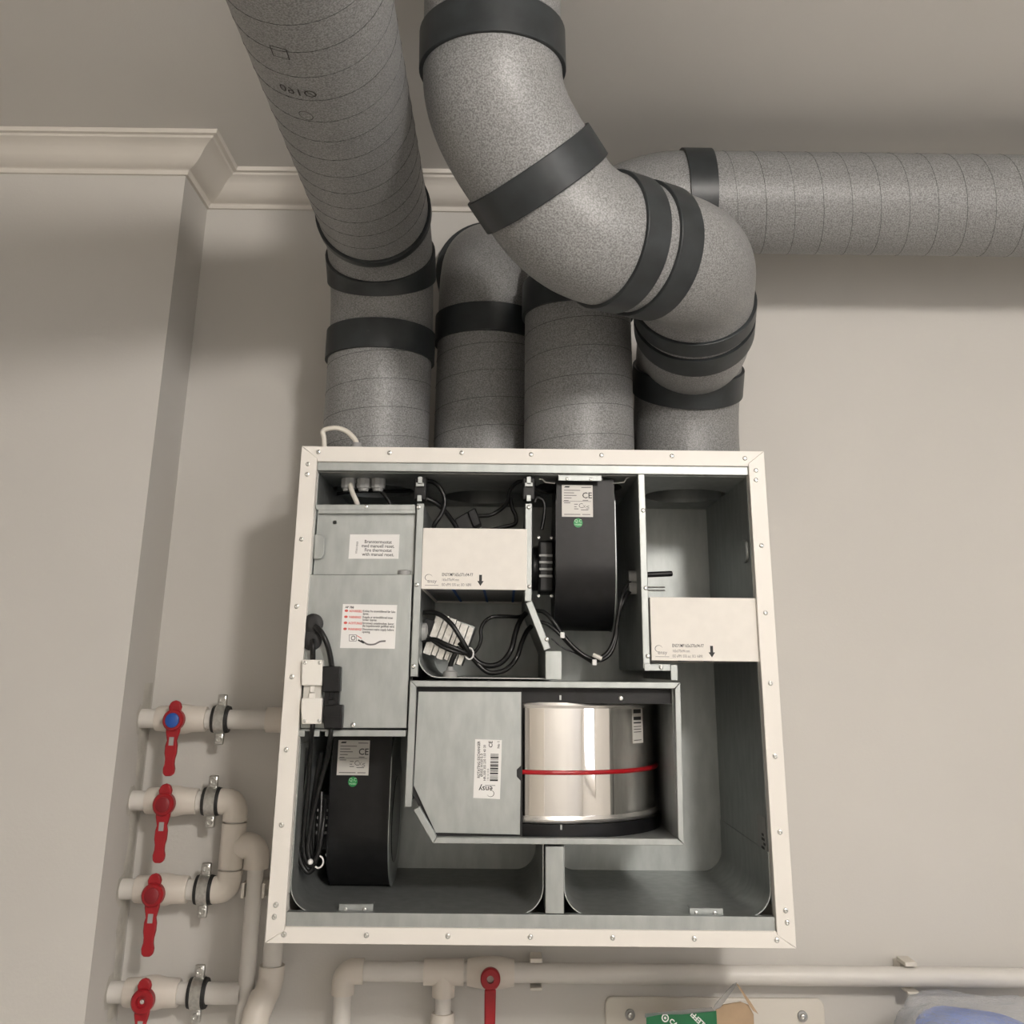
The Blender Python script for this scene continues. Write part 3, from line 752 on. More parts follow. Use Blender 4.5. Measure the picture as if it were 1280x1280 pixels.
# pictogram: socket, plug and flex
def ribbon(mb, pts, w, Y, m=0):
    P = [Vector((F(a, b, Y)[0], 0, F(a, b, Y)[1])) for a, b in pts]; P = smooth(P, 5); V = []
    for i, p in enumerate(P):
        t = (P[min(i+1, len(P)-1)]-P[max(i-1, 0)]).normalized(); n_ = Vector((-t.z, 0, t.x))*w/2
        V += [(p.x+n_.x, Y, p.z+n_.z), (p.x-n_.x, Y, p.z-n_.z)]
    mb.add(V, [(2*i, 2*i+1, 2*i+3, 2*i+2) for i in range(len(P)-1)], m)
sq = [(436.5,793.5), (445.5,793.5), (445.5,801.3), (436.5,801.3), (436.5,793.5)]
for i in range(4): ribbon(mk, [sq[i], sq[i+1]], .0006, TY)
x, z = F(441.5, 797.5, TY); vv, ff = ringgeo([(math.cos(k*PI/8), math.sin(k*PI/8)) for k in range(16)], .72)
mk.add([(x+a*.0034, TY, z+b*.0034) for a, b in vv], ff)
ribbon(mk, [(447.5,800), (452,802.2)], .0022, TY); ribbon(mk, [(451,801), (455,803.5)], .0034, TY)
mg = MB(); ribbon(mg, [(455,803), (460,805.5), (468,805.3), (475,802), (482,801.3)], .0024, TY)
ribbon(mr, [(446,794.5), (452,798)], .0010, TY)
mk.build('label_print', m_ink, wl); mr.build('label_print', m_redink, wl); mg.build('label_print', m_inkg, wl)
# cable grommets on the cover
for px, py in ((391.5, 780), (390, 800)):
    x, z = F(px, py, .006); MB().lathe([(.0155, 0), (.0155, -.006), (.010, -.009), (.005, -.009)], (x, .008, z), 'y', 24).build('grommet', m_rubber, cb)
# rail under the control box
rl_ = thing('support_rail', (F(440, 921)[0], .1, F(440, 921)[1]), 'folded metal rail with cable notches below the control box', 'rail')
for a, b in ((373, 381), (388, 399.5), (406.5, 507.5)):
    MB().prism([F(p[0], p[1], .004) for p in [(a,912.5), (b,912.8), (b-.3,920.8), (a-.3,920.5)]], .004, .010).build('rail_face', m_edge, rl_, bevel=.0006)
x0, x1, z0, z1 = rect(376, 912, 508, 921, .012)
MB().box(x0, x1, .0105, YBK, z1-.003, z1).build('rail_shelf', m_galvd, rl_)

# ---------------------------------------------------------------- plug connectors
def connector(name, label, c0, c1, mm, mlatch, white):
    """c0, c1: px rects of the upper and lower half"""
    x, z = F((c1[0]+c1[2])/2, c1[3], .0)
    r = thing(name, (x, 0, z), label, 'connector', 'plug connectors on the control box')
    for k, c in enumerate((c0, c1)):
        P = [F(c[0], c[1], -.010), F(c[2], c[1]+.4, -.010), F(c[2]-.8, c[3], -.010), F(c[0]-.8, c[3], -.010)]
        if k: P = [F(c[0], c[1], -.010), F(c[2], c[1], -.010), F(c[2]-.2, c[1]+14, -.010), F(c[2]-1.2, c[3], -.010), F(c[0]+.6, c[3], -.010), F(c[0]-.6, c[1]+14, -.010)]
        h = MB().prism(P, -.012, .006).build('plug_half', mm, r, bevel=.0018)
        if white:
            yy = c[1]+4 if k == 0 else c[3]-4
            for xx in (c[0]+4, c[2]-4): inst(screw_me, 'screw', h, (*(lambda q: (q[0], -.012, q[1]))(F(xx, yy, -.012)),)).scale = (.7,)*3
        else:
            x0, x1, z0, z1 = rect(c[0]+2, (c[1]+c[3])/2-.8, c[2]-3, (c[1]+c[3])/2+.8, -.0122); MB().box(x0, x1, -.0126, -.011, z0, z1).build('grip_rib', mm, h)
    cx = (c0[0]+c0[2])/2-.6
    plate('socket_body', m_clear if white else mm, r, c0[0]+1.5, c0[3]-1, c0[2]-2, c1[1]+1, -.004, .010)
    plate('latch', mlatch, r, cx-2.6, c0[3]+.5, cx+2.6, c0[3]+8.5, -.009, .005, .0008); plate('latch', mlatch, r, cx-4.2, c0[3]+9.5, cx+3.6, c1[1]+1, -.0085, .005, .0008)
    return r
connector('plug_connector', 'white plug connector with two screws on the control box cover', (377.5,824.5,403.5,857), (376.8,872.5,402.8,905), m_wplug, m_wplug, True)
connector('plug_connector', 'black plug connector hanging beside the white one on the control box', (403.5,832.5,426,865), (404.5,881,428.5,911), m_black, m_black, False)
# ---------------------------------------------------------------- cables
def cable(label, pts, r=.0032, mm=None, Y=.05, name='cable', group=None, n=8):
    P = [FP(p[0], p[1], p[2] if len(p) > 2 else Y) for p in pts]
    return tag(MB().sweep(smooth(P, n), r, 10).build(name, mm or m_cable, None, org=P[0], sharp=60), label, 'cable', group)
cable('white cable looping over the top edge of the cabinet', [(405.5,566,.05), (405,548,.05), (403.5,540,.05), (408,536.5,.05), (420,535,.05), (432,538.5,.05), (440,545,.05), (445,552,.05), (446,560,.05)], .0042, m_wcable)
x, z = F(446, 557, .05); tag(MB().lathe([(.010, .711), (.010, .720), (.008, .724), (.008, .728)], (x, .05, 0), 'z', 12).build('cable_gland', m_grey, None, org=(x, .05, .711)), 'grey cable gland on top of the cabinet below the white cable', 'cable gland')
for k, px in enumerate((436, 455, 473)):
    x, z = F(px, 597, .07)
    g_ = thing('cable_gland', (x, .07, zr), ('pale cable gland under the cabinet roof holding the white cable', 'pale cable gland in the middle of the row under the cabinet roof', 'pale cable gland under the cabinet roof nearest the first divider')[k], 'cable gland', 'cable glands under the roof')
    MB().lathe([(.0115, -.016), (.0120, -.012), (.0120, 0)], (x, .07, zr), 'z', 10).build('gland_nut', m_grey, g_, sharp=30); MB().lathe([(.008, -.021), (.0095, -.016)], (x, .07, zr), 'z', 16).build('gland_neck', m_grey, g_)
cable('white cable running down from the gland behind the thermostat panel', [(437,600,.07), (438,607,.06), (441,617,.05), (446,628,.045), (449,640,.042)], .0042, m_wcable)
cable('black cable sagging from the white gland to the first divider', [(438,602,.08), (448,608,.08), (462,609,.08), (476,614,.08), (487,628,.08), (492,645,.08)], .0035)
cable('thin black cable crossing behind the thermostat panel', [(415,618,.2), (450,614,.2), (490,614,.2), (519,613,.2)], .003)
# second compartment, above the filter
bc = thing('inline_connector', FP(584, 662, .10), 'black inline connector lying on the filter below the roof hole', 'connector')
MB().prism([F(p[0], p[1], .085) for p in [(568,649), (594,634), (602,655), (590,664), (574,664)]], .085, .115).build('connector_body', m_black, bc, bevel=.002)
MB().prism([F(p[0], p[1], .082) for p in [(584,640), (594,634.5), (601.5,655), (592,660)]], .080, .1).build('connector_cap', m_blackm, bc, bevel=.002)
cable('black cable arching from the first catch down behind the filter', [(534,601,.06), (544,604,.06), (552,613,.06), (556,627,.06), (552,642,.06), (543,656,.06), (541,668,.07)], .0038)
cable('black cable from the first catch to the inline connector', [(530,622,.06), (545,629,.065), (557,640,.075), (566,652,.085), (572,662,.09)], .0038)
cable('black cable from the inline connector up to the second catch', [(598,645,.10), (612,644,.10), (624,638,.10), (634,628,.09), (637,614,.08), (645,604,.07), (655,600,.06)], .0034)
cable('black cable loop hanging from the second catch behind the filter', [(638,622,.10), (640,634,.10), (645,646,.10), (643,655,.10), (628,659,.10), (612,663,.10)], .0034)
# middle compartment
Yc = .06
cable('thin black cable curving up to the slanted divider', [(586,820,Yc), (596,812,Yc), (601,800,Yc), (601,787,Yc), (606,777,Yc), (616,771,Yc), (632,770.5,.07), (648,771,.09), (657,768,.10)], .0030)
cable('black cable sagging between the drive motor and the slanted divider', [(574,803,Yc), (588,818,Yc), (600,829,Yc), (614,832,Yc), (628,827,Yc), (639,812,Yc), (644,792,.07), (650,776,.08), (657,767,.10)], .0042)
cable('black cable with the deepest sag in the middle compartment', [(578,808,Yc), (592,824,Yc), (606,838,Yc), (618,841,Yc), (634,836,Yc), (646,822,Yc), (652,804,.07), (658,790,.08), (664,783,.09)], .0038)
cable('black cable dropping from the first divider over the drive motor', [(526,766,.08), (540,765.5,.06), (553,770,.05), (565,781,.045), (575,796,.045), (584,812,.05), (588,820,Yc)], .0038)
cable('black cable running low past the drive motor', [(527,800,.06), (543,799.5,.05), (556,805,.045), (570,811,.045), (582,816,.05), (589,820,Yc)], .0038)
cable('black cable loop beside the drive motor', [(530,792,.07), (540,800,.05), (552,808,.045), (566,814,.045), (580,817,.05)], .0030)
cable('short black cable from the grey grommet on the compartment floor', [(562.5,838,.05), (564,828,.05), (569,817,.048), (574,809,.05)], .0040)
x, z = F(586.5, 817, Yc-.008); tag(MB().sweep([(x+.0065*math.cos(a), Yc-.004, z+.0085*math.sin(a)) for a in [2*PI*k/20 for k in range(21)]], .0014, 8, caps=False).build('cable_tie', m_label, None, org=(x, Yc, z)), 'white cable tie round the bundle beside the drive motor', 'cable tie')
x, z = F(562.5, 846, .05); tag(MB().lathe([(.011, 0), (.011, .008), (.006, .010), (.0045, .016)], (x, .05, zc1+.002), 'z', 18).build('cable_grommet', m_grey, None, org=(x, .05, zc1)), 'grey grommet on the floor of the middle compartment', 'grommet')
# drive motor: ribbed silver body set at a slant
dm = thing('drive_motor', FP(556, 822, .09), 'small silver motor set at a slant in the middle compartment', 'motor')
ctr = FP(561, 797, .085); ux = (FP(586, 806, .085)-FP(540, 789, .085)).normalized(); uz = Vector((-ux.z, 0, ux.x))
def slab(a0, a1, b0, b1, y0, y1, nm, mm, bev=.001):
    P = [ctr+ux*a+uz*b for a, b in ((a0,b0), (a1,b0), (a1,b1), (a0,b1))]
    return MB().prism([(q.x, q.z) for q in P], y0, y1).build(nm, mm, dm, bevel=bev)
slab(-.031, .035, -.030, .030, .078, .135, 'motor_body', m_galv)
for k, (a0, a1, yo) in enumerate(((-.031, -.017, .074), (-.017, -.008, .070), (-.008, .004, .066), (.004, .012, .070), (.012, .025, .065), (.025, .035, .070))): slab(a0+.0004, a1-.0004, -.036+.002*(k % 2), .032-.001*k, yo, .136, 'heat_sink_rib', m_steel, .0006)
slab(-.044, -.029, -.016, .016, .072, .12, 'terminal_block', m_black)
x, z = F(529, 790, .06); tag(MB().lathe([(.014, 0), (.014, .007), (.009, .009)], (xD1+.0055, .06, z), 'x', 20).build('cable_grommet', m_grey, None, org=(xD1+.0055, .06, z)), 'grey grommet in the side of the first divider beside the drive motor', 'grommet')
# fan compartment
cable('black cable sweeping from the slanted divider below the hanging fan', [(668,763,.06), (680,765,.05), (692,777,.045), (703,793,.045), (718,810,.045), (735,822,.045), (748,823,.05), (760,815,.055), (768,798,.06), (772,775,.06), (776,752,.06), (783,732,.07), (795,720,.075)], .0034)
cable('second black cable in the bundle below the hanging fan', [(672,777,.05), (684,780,.048), (698,791,.046), (712,806,.046), (730,821,.046), (747,826,.05), (762,818,.055), (770,798,.06), (773,772,.06), (779,752,.06), (787,740,.07), (796,737,.075)], .0030)
cable('thin black wire hanging below the cable bundle', [(689,798,.05), (703,809,.05), (722,818,.05), (740,829,.05)], .0012)
for px, py, lab in ((703, 794, 'white cable tie on the bundle near the slanted divider'), (743, 828, 'white cable tie at the lowest point of the fan cables')):
    x, z = F(px, py, .042); tag(MB().box(x-.0035, x+.0035, .039, .050, z-.0045, z+.0045).build('cable_tie', m_label, None, org=(x, .04, z), bevel=.001), lab, 'cable tie')
tag(MB().sweep([FP(741, 818.5, .041), FP(752, 823.5, .041)], .0035, 10).build('cable_sleeve', m_clear, None, org=FP(741, 819, .041)), 'clear sleeve on the cables below the hanging fan', 'sleeve')
for k, py in enumerate((721, 735)):
    x, z = F(795, py, .075); tag(MB().lathe([(.010, -.012), (.010, 0)], (xD3-.0046, .075, z), 'x', 14).build('cable_grommet', m_grey, None, org=(xD3-.005, .075, z)), ('grey grommet in the third divider, the upper one', 'grey grommet in the third divider, the lower one')[k], 'grommet', 'grommets in the third divider')
cable('black cable behind the second catch leading to the fan motor', [(664,604,.06), (672,612,.07), (684,616,.08), (692,614,.10)], .0028)
cable('black cable from the fan motor mount up to the second catch', [(668,628,.08), (672,622,.08), (680,628,.08), (680,645,.08), (677,662,.08)], .0030)
wf = tag(MB().sweep([FP(674,599,.03), FP(678,599,.03), FP(682,603,.03), FP(694,604,.03)], .0012, 8).build('spring_clip', m_steel, None, org=FP(678,600,.03)), 'bent steel wire clip beside the hanging fan, motor side', 'clip')
tag(MB().sweep([FP(766,604,.03), FP(780,603,.03), FP(783,598,.03), FP(788,596,.03)], .0012, 8).build('spring_clip', m_steel, None, org=FP(780,601,.03)), 'bent steel wire clip between the hanging fan and third divider', 'clip')
# probes through the third divider
a, b = FP(806, 718.5, .07), FP(841, 717, .07)
tag(MB().sweep([a, a.lerp(b, .9), a.lerp(b, .97), b], [.0045, .0045, .0042, .002], 14).build('sensor_probe', m_black, None, org=a), 'black rod probe sticking out of the third divider', 'sensor')
for k, py in enumerate((734, 738)):
    a, b = FP(806, py, .07), FP(831, py, .07)
    tag(MB().sweep([a, b], .0012, 8).build('sensor_wire', m_steel, None, org=a), ('thin steel probe pin below the black rod, upper of two', 'thin steel probe pin below the black rod, lower of two')[k], 'sensor', 'thin probe pins')
# cables of the plug connectors
cable('black cable from the upper grommet to the black plug connector', [(394,783,-.002), (400,788,-.010), (407,800,-.012), (412,816,-.008), (415,834,-.003)], .0042, n=10)
cable('black cable from the lower grommet to the white plug connector', [(391,801,-.002), (391,806,-.008), (391,814,-.008), (391,826,-.003)], .0042)
for k, pts in enumerate(([(391,904,-.002), (390,915,.001), (388,940,.03), (385,985,.05), (380,1040,.06), (381,1070,.06), (388,1082,.06), (396,1072,.06), (400,1030,.06), (402,990,.07)],
                         [(414,910,-.002), (413,920,.001), (409,945,.03), (399,985,.05), (389,1030,.055), (385,1062,.055), (390,1078,.055), (398,1066,.055), (404,1030,.06), (406,1000,.08)],
                         [(384,935,.06), (377,985,.06), (372,1040,.06), (375,1074,.06), (384,1090,.06), (392,1086,.06)],
                         [(401,940,.06), (393,990,.07), (388,1040,.07), (391,1072,.07), (399,1050,.08), (403,1010,.09)])):
    cable(('black cable coil hanging from the white plug connector', 'black cable coil hanging from the black plug connector', 'black cable loop against the side wall of the lower tray', 'black cable loop close to the motor of the lower fan')[k], pts, .0036, n=10)
x, z = F(390, 1077, .052); ct = thing('cable_clip', (x, .056, z), 'white cable clip at the foot of the black coil in the lower tray', 'clip')
MB().sweep([(x+.010+.007*math.cos(a), .050, z+.008*math.sin(a)) for a in [-2.2+3.6*k/12 for k in range(13)]], .0012, 8).build('clip_hook', m_label, ct); MB().lathe([(.0042*math.sin(PI*k/8), -.0042*math.cos(PI*k/8)) for k in range(9)], (x-.002, .050, z), 'y', 12).build('clip_ball', m_label, ct)

# ---------------------------------------------------------------- water pipes on the back wall
YP = .345
RP, RF = .0165, .0215
pg = 'white plastic water pipes'
def axis_z(px, py): return F(px, py, YP)[1]
def seg_(mb, a, b, r=RP): mb.sweep([a, b], r, 20)
def fitting(mb, pts, r=RF, n=8): mb.sweep(smooth(pts, n) if len(pts) > 2 else pts, r, 20)
zr1, zr2, zr3, zr4 = axis_z(270, 899), axis_z(250, 1001.5), axis_z(240, 1112), axis_z(230, 1241)
def elbow_pts(c, d1, d2, L=.031, n=6):
    c, d1, d2 = Vector(c), Vector(d1), Vector(d2); R = .018
    return [c+d1*L, c+d1*(R+.004)] + [c + d1*R*(1-math.sin(PI/2*k/n)) + d2*R*(1-math.cos(PI/2*k/n)) for k in range(n+1)] + [c+d2*(R+.004), c+d2*L]
def raw(mb, pts, r): mb.sweep(pts, r, 20)
X, Z, NX, NZ = Vector((1,0,0)), Vector((0,0,1)), Vector((-1,0,0)), Vector((0,0,-1))
# top run
t = thing('water_pipe', (XB, YP, zr1), 'white pipe running from the column straight behind the cabinet, uppermost of four', 'pipe', pg)
MB().sweep([(XB-.01, YP, zr1), (-.380, YP, zr1)], RP, 20).build('pipe_section', m_ppr, t); xk = F(342, 900, YP)[0]; MB().sweep([(xk-.012, YP, zr1), (-.378, YP, zr1)], RF, 20).build('coupling', m_ppr2, t)
# second and third run joined by a tee
xe = F(293, 1030, YP)[0]
t = thing('water_pipe', (XB, YP, zr3), 'two white pipe runs from the column joined by elbows and a tee', 'pipe', pg)
for z in (zr2, zr3): MB().sweep([(XB-.01, YP, z), (xe-.03, YP, z)], RP, 20).build('pipe_section', m_ppr, t)
MB().sweep([(xe, YP, zr2-.02), (xe, YP, zr3+.02)], RP, 20).build('pipe_section', m_ppr, t)
m_ = MB(); raw(m_, elbow_pts((xe, YP, zr2), NX, NZ), RF); m_.build('elbow_fitting', m_ppr2, t)
m_ = MB(); raw(m_, elbow_pts((xe, YP, zr3), NX, Z), RF); m_.build('elbow_fitting', m_ppr2, t)
ztee = (zr2+zr3)/2; xv = F(317, 1120, YP)[0]
MB().sweep([(xe, YP, ztee+.036), (xe, YP, ztee-.036)], RF, 20).build('tee_fitting', m_ppr2, t); MB().sweep([(xe, YP, ztee), (xe+.034, YP, ztee)], RF-.002, 20).build('tee_branch', m_ppr2, t)
MB().sweep([(xe+.03, YP, ztee), (xv-.03, YP, ztee)], RP, 20).build('pipe_section', m_ppr, t)
m_ = MB(); raw(m_, elbow_pts((xv, YP, ztee), NX, NZ, .036), RF); m_.build('elbow_fitting', m_ppr2, t)
MB().sweep([(xv, YP, ztee-.03), (xv, YP, ZF)], RP-.0025, 20).build('down_pipe', m_ppr, t)
# fourth run with an open end
t = thing('water_pipe', (XB, YP, zr4), 'short white pipe from the column with a cut open end, lowest of four', 'pipe', pg)
xo = F(300.5, 1243, YP)[0]
MB().sweep([(XB-.01, YP, zr4), (xo, YP, zr4)], RP, 24, rin=RP-.004).build('pipe_section', m_ppr, t)
# pipe that comes out below the cabinet
xv2 = F(341, 1195, YP)[0]; zk = axis_z(340, 1208)
t = thing('water_pipe', (xv2, YP, zk-.13), 'white pipe dropping from the cabinet corner into a bent cream fitting', 'pipe', pg)
MB().sweep([(xv2, YP, zk), (xv2, YP, .004)], RP, 20).build('pipe_section', m_ppr, t)
cz = F(335, 1228, YP-.01)[1]
MB().sweep([(xv2, YP, zk+.002), (xv2, YP, zk-.018), (xv2-.003, YP-.008, zk-.034), (xv2-.008, YP-.020, zk-.046)], RF, 20).build('elbow_fitting', m_ppr2, t)
MB().sweep([(xv2-.007, YP-.017, zk-.040), (xv2-.013, YP-.034, zk-.060), (xv2-.016, YP-.041, zk-.085), (xv2-.017, YP-.042, zk-.125)], RF+.001, 20).build('elbow_fitting', m_ppr2, t)
# bottom run along the wall
zb = axis_z(480, 1212); zb2 = axis_z(900, 1219); zbm = (zb+zb2)/2; YP2 = .352; zbm = (F(480,1212,YP2)[1]+F(900,1219,YP2)[1]+F(1200,1223.5,YP2)[1])/3
xe2 = F(430, 1212, YP2)[0]; xt = F(555, 1214, YP2)[0]
t = thing('water_pipe', (xe2, YP2, ZF), 'long white pipe running along the wall below the cabinet with elbow and tee', 'pipe', pg)
MB().sweep([(xe2+.02, YP2, zbm), (XR, YP2, zbm)], .0152, 20).build('pipe_section', m_ppr, t); MB().sweep([(xe2, YP2, zbm-.02), (xe2, YP2, ZF)], .0152, 20).build('down_pipe', m_ppr, t)
m_ = MB(); raw(m_, elbow_pts((xe2, YP2, zbm), X, NZ, .034), .0195); m_.build('elbow_fitting', m_ppr2, t)
MB().sweep([(xt-.034, YP2, zbm), (xt+.034, YP2, zbm)], .0200, 20).build('tee_fitting', m_ppr2, t); MB().sweep([(xt, YP2, zbm), (xt, YP2, zbm-.036)], .0195, 20).build('tee_branch', m_ppr2, t)
MB().sweep([(xt, YP2, zbm-.03), (xt, YP2, ZF)], .0135, 20).build('down_pipe', m_ppr, t)
# ball valves
def make_valve(label, cap):
    r = thing('ball_valve', (0,0,0), label, 'valve', 'ball valves on the water pipes')
    MB().lathe([(.0205, -.045), (.0215, -.043), (.0225, -.020), (.0255, -.008), (.0255, .008), (.0225, .020), (.0215, .043), (.0205, .045)], (0,0,0), 'x', 28).build('valve_body', m_ppr2, r)
    MB().lathe([(.012, 0), (.012, -.045)], (0,0,0), 'y', 20).build('valve_stem', m_ppr2, r)
    out = [(-.010,.014), (-.0115,.022), (-.009,.028), (-.006,.031), (0,.033), (.006,.031), (.009,.028), (.0115,.022), (.010,.014), (.013,-.006), (.012,-.020), (.0085,-.034), (.0105,-.042), (.0105,-.055), (.0085,-.064), (.0085,-.072), (.0105,-.080), (.0095,-.088), (.005,-.092), (-.005,-.092), (-.0095,-.088), (-.0105,-.080), (-.0085,-.072), (-.0085,-.064), (-.0105,-.055), (-.0105,-.042), (-.0085,-.034), (-.012,-.020), (-.013,-.006)]
    h = MB().prism(out, -.049, -.041).build('lever', m_redp, r, bevel=.002)
    MB().lathe([(.0185, .004), (.0185, -.008), (.016, -.011)] + ([] if cap != 'none' else [(.0092, -.011), (.0085, -.0055)]), (0, -.044, 0), 'y', 28).build('lever_hub', m_redp, r)
    MB().box(-.0042, .0042, -.0497, -.0485, -.042, -.028).build('lever_slot', m_grey, h)
    if cap == 'blue': MB().lathe([(.0122, 0), (.0122, -.003), (.010, -.0045)], (0, -.055, 0), 'y', 24).build('hub_cap', m_bluep, r)
    elif cap == 'red': MB().lathe([(.0122, 0), (.0122, -.0015), (.010, -.0025)], (0, -.055, 0), 'y', 24).build('hub_cap', m_darkred, r)
    else:
        inst(screw_me, 'screw', r, (0, -.0495, 0)).scale = (1.1,)*3
    return r
def vx(px, py): return F(px, py, YP-.045)[0]
v1 = make_valve('white ball valve with red lever and round blue cap', 'blue'); v1.location = (vx(218.5,893), YP, zr1)
v2 = make_valve('white ball valve with red lever and red cap on the upper joined pipe', 'red'); v2.location = (vx(206,1000), YP, zr2)
v3 = dup(v2, (vx(193,1108), YP, zr3), 'white ball valve with red lever and red cap on the lower joined pipe')
v4 = make_valve('white ball valve with red lever and open hub showing a screw', 'none'); v4.location = (vx(180.5,1237), YP, zr4)
# valve on the bottom run with a long plain lever
xv5 = F(613.5, 1214, YP2)[0]
t = thing('ball_valve', (xv5, YP2, zbm), 'white ball valve with a long plain red lever below the cabinet', 'valve', 'ball valves on the water pipes')
MB().lathe([(.020, -.040), (.0205, -.038), (.0245, -.012), (.0245, .012), (.0205, .038), (.020, .040)], (xv5, YP2, zbm), 'x', 28).build('valve_body', m_ppr2, t)
MB().lathe([(.009, 0), (.009, -.042)], (xv5, YP2, zbm), 'y', 20).build('valve_stem', m_ppr2, t)
out = [(xv5-.0095, zbm-.0125), (xv5-.0095, zbm-.02), (xv5-.0080, zbm-.13), (xv5+.0080, zbm-.13), (xv5+.0095, zbm-.02), (xv5+.0095, zbm-.0125)]
MB().prism(out, YP2-.050, YP2-.040).build('lever', m_redp, t, bevel=.003)
MB().lathe([(.0060, -.040), (.0165, -.040), (.0165, -.049), (.0145, -.0515), (.0060, -.0515), (.0060, -.0405)], (xv5, YP2, zbm+.002), 'y', 28).build('lever_hub', m_redp, t)
# lower valve just reaching into view below the tee
t = thing('ball_valve', (xt, YP2, zbm-.09), 'white ball valve with red hub hanging upright below the tee', 'valve', 'ball valves on the water pipes')
MB().lathe([(.018, .040), (.0195, .038), (.024, .010), (.024, -.012), (.0195, -.038), (.018, -.040)], (xt, YP2, zbm-.10), 'z', 28).build('valve_body', m_ppr2, t)
MB().lathe([(.016, 0), (.016, -.008), (.014, -.010)], (xt, YP2-.036, zbm-.102), 'y', 24).build('lever_hub', m_redp, t)
MB().lathe([(.010, 0), (.010, -.036)], (xt, YP2, zbm-.102), 'y', 20).build('valve_stem', m_ppr2, t)
# steel pipe clamps
def make_clamp(label):
    r = thing('pipe_clamp', (0,0,0), label, 'pipe clamp', 'steel pipe clamps')
    MB().lathe([(.0165, -.0150), (.0225, -.0150), (.0235, -.0110), (.0235, .0110), (.0225, .0150), (.0165, .0150)], (0,0,0), 'x', 32).build('rubber_liner', m_rubber, r)
    MB().lathe([(.0230, -.0090), (.0246, -.0090), (.0246, .0090), (.0230, .0090)], (0,0,0), 'x', 32).build('clamp_band', m_steel, r)
    for s in (1, -1):
        e = MB().box(-.0085, .0085, -.005, .003, s*.022 if s > 0 else -.043, .043 if s > 0 else -.022).build('clamp_ear', m_steel, r, bevel=.003)
        MB().lathe([(.0058, -.005), (.0058, -.0085), (.0050, -.0092), (.0030, -.0092), (.0027, -.0060)], (0, 0, s*.0335), 'y', 14).build('clamp_screw', m_steel, e)
    MB().lathe([(.005, .018), (.005, YW-YP)], (0,0,0), 'y', 12).build('wall_stud', m_steel, r)
    return r
c1 = make_clamp('steel pipe clamp on the uppermost pipe beside the cabinet'); c1.location = (F(273, 898, YP-.02)[0], YP, zr1)
c2 = dup(c1, (F(261.5, 1001, YP-.02)[0], YP, zr2), 'steel pipe clamp against the upper elbow of the joined pipes')
c3 = dup(c1, (F(252, 1113, YP-.02)[0], YP, zr3), 'steel pipe clamp against the lower elbow of the joined pipes')
c4 = dup(c1, (F(244, 1241, YP-.02)[0], YP, zr4), 'steel pipe clamp on the short open-ended pipe')
# white pipe clips
def clip(loc, label, vertical, s=1.0):
    x, z = loc
    r = thing('pipe_clip', (x, YW, z), label, 'pipe clip', 'white plastic pipe clips')
    if vertical:
        MB().box(x-.018, x+.018, YW-.032, YW, z-.010, z+.010).build('clip_base', m_board, r, bevel=.002)
        for q in (-1, 1): MB().box(x+q*.0175-.0025, x+q*.0175+.0025, YP-.010, YW-.02, z-.012, z+.012).build('clip_arm', m_board, r, bevel=.001)
    else:
        MB().box(x-.010, x+.010, YW-.030, YW, z-.017, z+.017).build('clip_base', m_board, r, bevel=.002)
        for q in (-1, 1): MB().box(x-.010, x+.010, YP2-.014, YW-.02, z+q*.0175-.0025-(.003 if q < 0 else -.003), z+q*.0175+.0025+(.005 if q > 0 else -.004)).build('clip_arm', m_board, r, bevel=.001)
clip((xv, F(310, 1112, YP)[1]), 'white pipe clip on the down pipe beside the cabinet', True)
clip((F(670, 1215, YP2)[0], zbm), 'white pipe clip next to the long red lever', False)
clip((F(1137, 1222, YP2)[0], zbm), 'white pipe clip on the bare stretch of the long pipe', False)

# ---------------------------------------------------------------- mounting plate, carton and bag near the bottom edge
YM = YW-.008
x0, x1 = F(757, 1265, YM)[0], F(1031, 1265, YM)[0]; z1_ = F(890, 1247.5, YM)[1]; z0_ = z1_-.16; rr = .012
pl = [(x0+rr-rr*math.cos(a), z1_-rr+rr*math.sin(a)) for a in [PI/2*k/6 for k in range(7)]] + [(x1-rr+rr*math.sin(a), z1_-rr+rr*math.cos(a)) for a in [PI/2*k/6 for k in range(7)]] + [(x1, z0_), (x0, z0_)]
mp_ = thing('mounting_plate', ((x0+x1)/2, YM, z0_), 'white rounded plate screwed to the wall below the long pipe', 'plate')
MB().prism(pl, YM, YW).build('plate_body', m_board, mp_, bevel=.002)
for px in (787.5, 1003):
    x, z = F(px, 1268 if px < 900 else 1270, YM)
    MB().lathe([(.0085, 0), (.0085, -.003), (.006, -.004)], (x, YM, z), 'y', 20).build('washer', m_grey, mp_); inst(screw_me, 'screw', mp_, (x, YM-.004, z)).scale = (1.3,)*3
# shelf below the frame that carries the carton and the bag
ZS = -.36
sh = thing('wall_shelf', (.50, .3, ZS-.02), 'white board shelf on the wall below the long pipe', 'shelf')
MB().box(.12, .98, .16, YW, ZS-.02, ZS).build('shelf_board', m_board, sh, bevel=.002)
for x in (.22, .55, .88): MB().prism([(YW-.004, ZS-.02), (.20, ZS-.02), (YW-.004, ZS-.16)], x-.008, x+.008, 'x').build('shelf_bracket', m_board, sh)
YK = .24
ca = thing('carton', (F(850, 1280, YK)[0], YK+.04, ZS), 'open green carton with brown inner flaps standing below the long pipe', 'box')
def cpoly(pts, Y, d, nm, mm, par=ca): return MB().prism([F(p[0], p[1], Y) if len(p) == 2 else p for p in pts], Y, Y+d).build(nm, mm, par, bevel=.0004)
xa_, xb_ = F(808, 1275, YK)[0], F(896, 1275, YK)[0]
zt_l, zt_r = F(808, 1268, YK)[1], F(893, 1264, YK)[1]
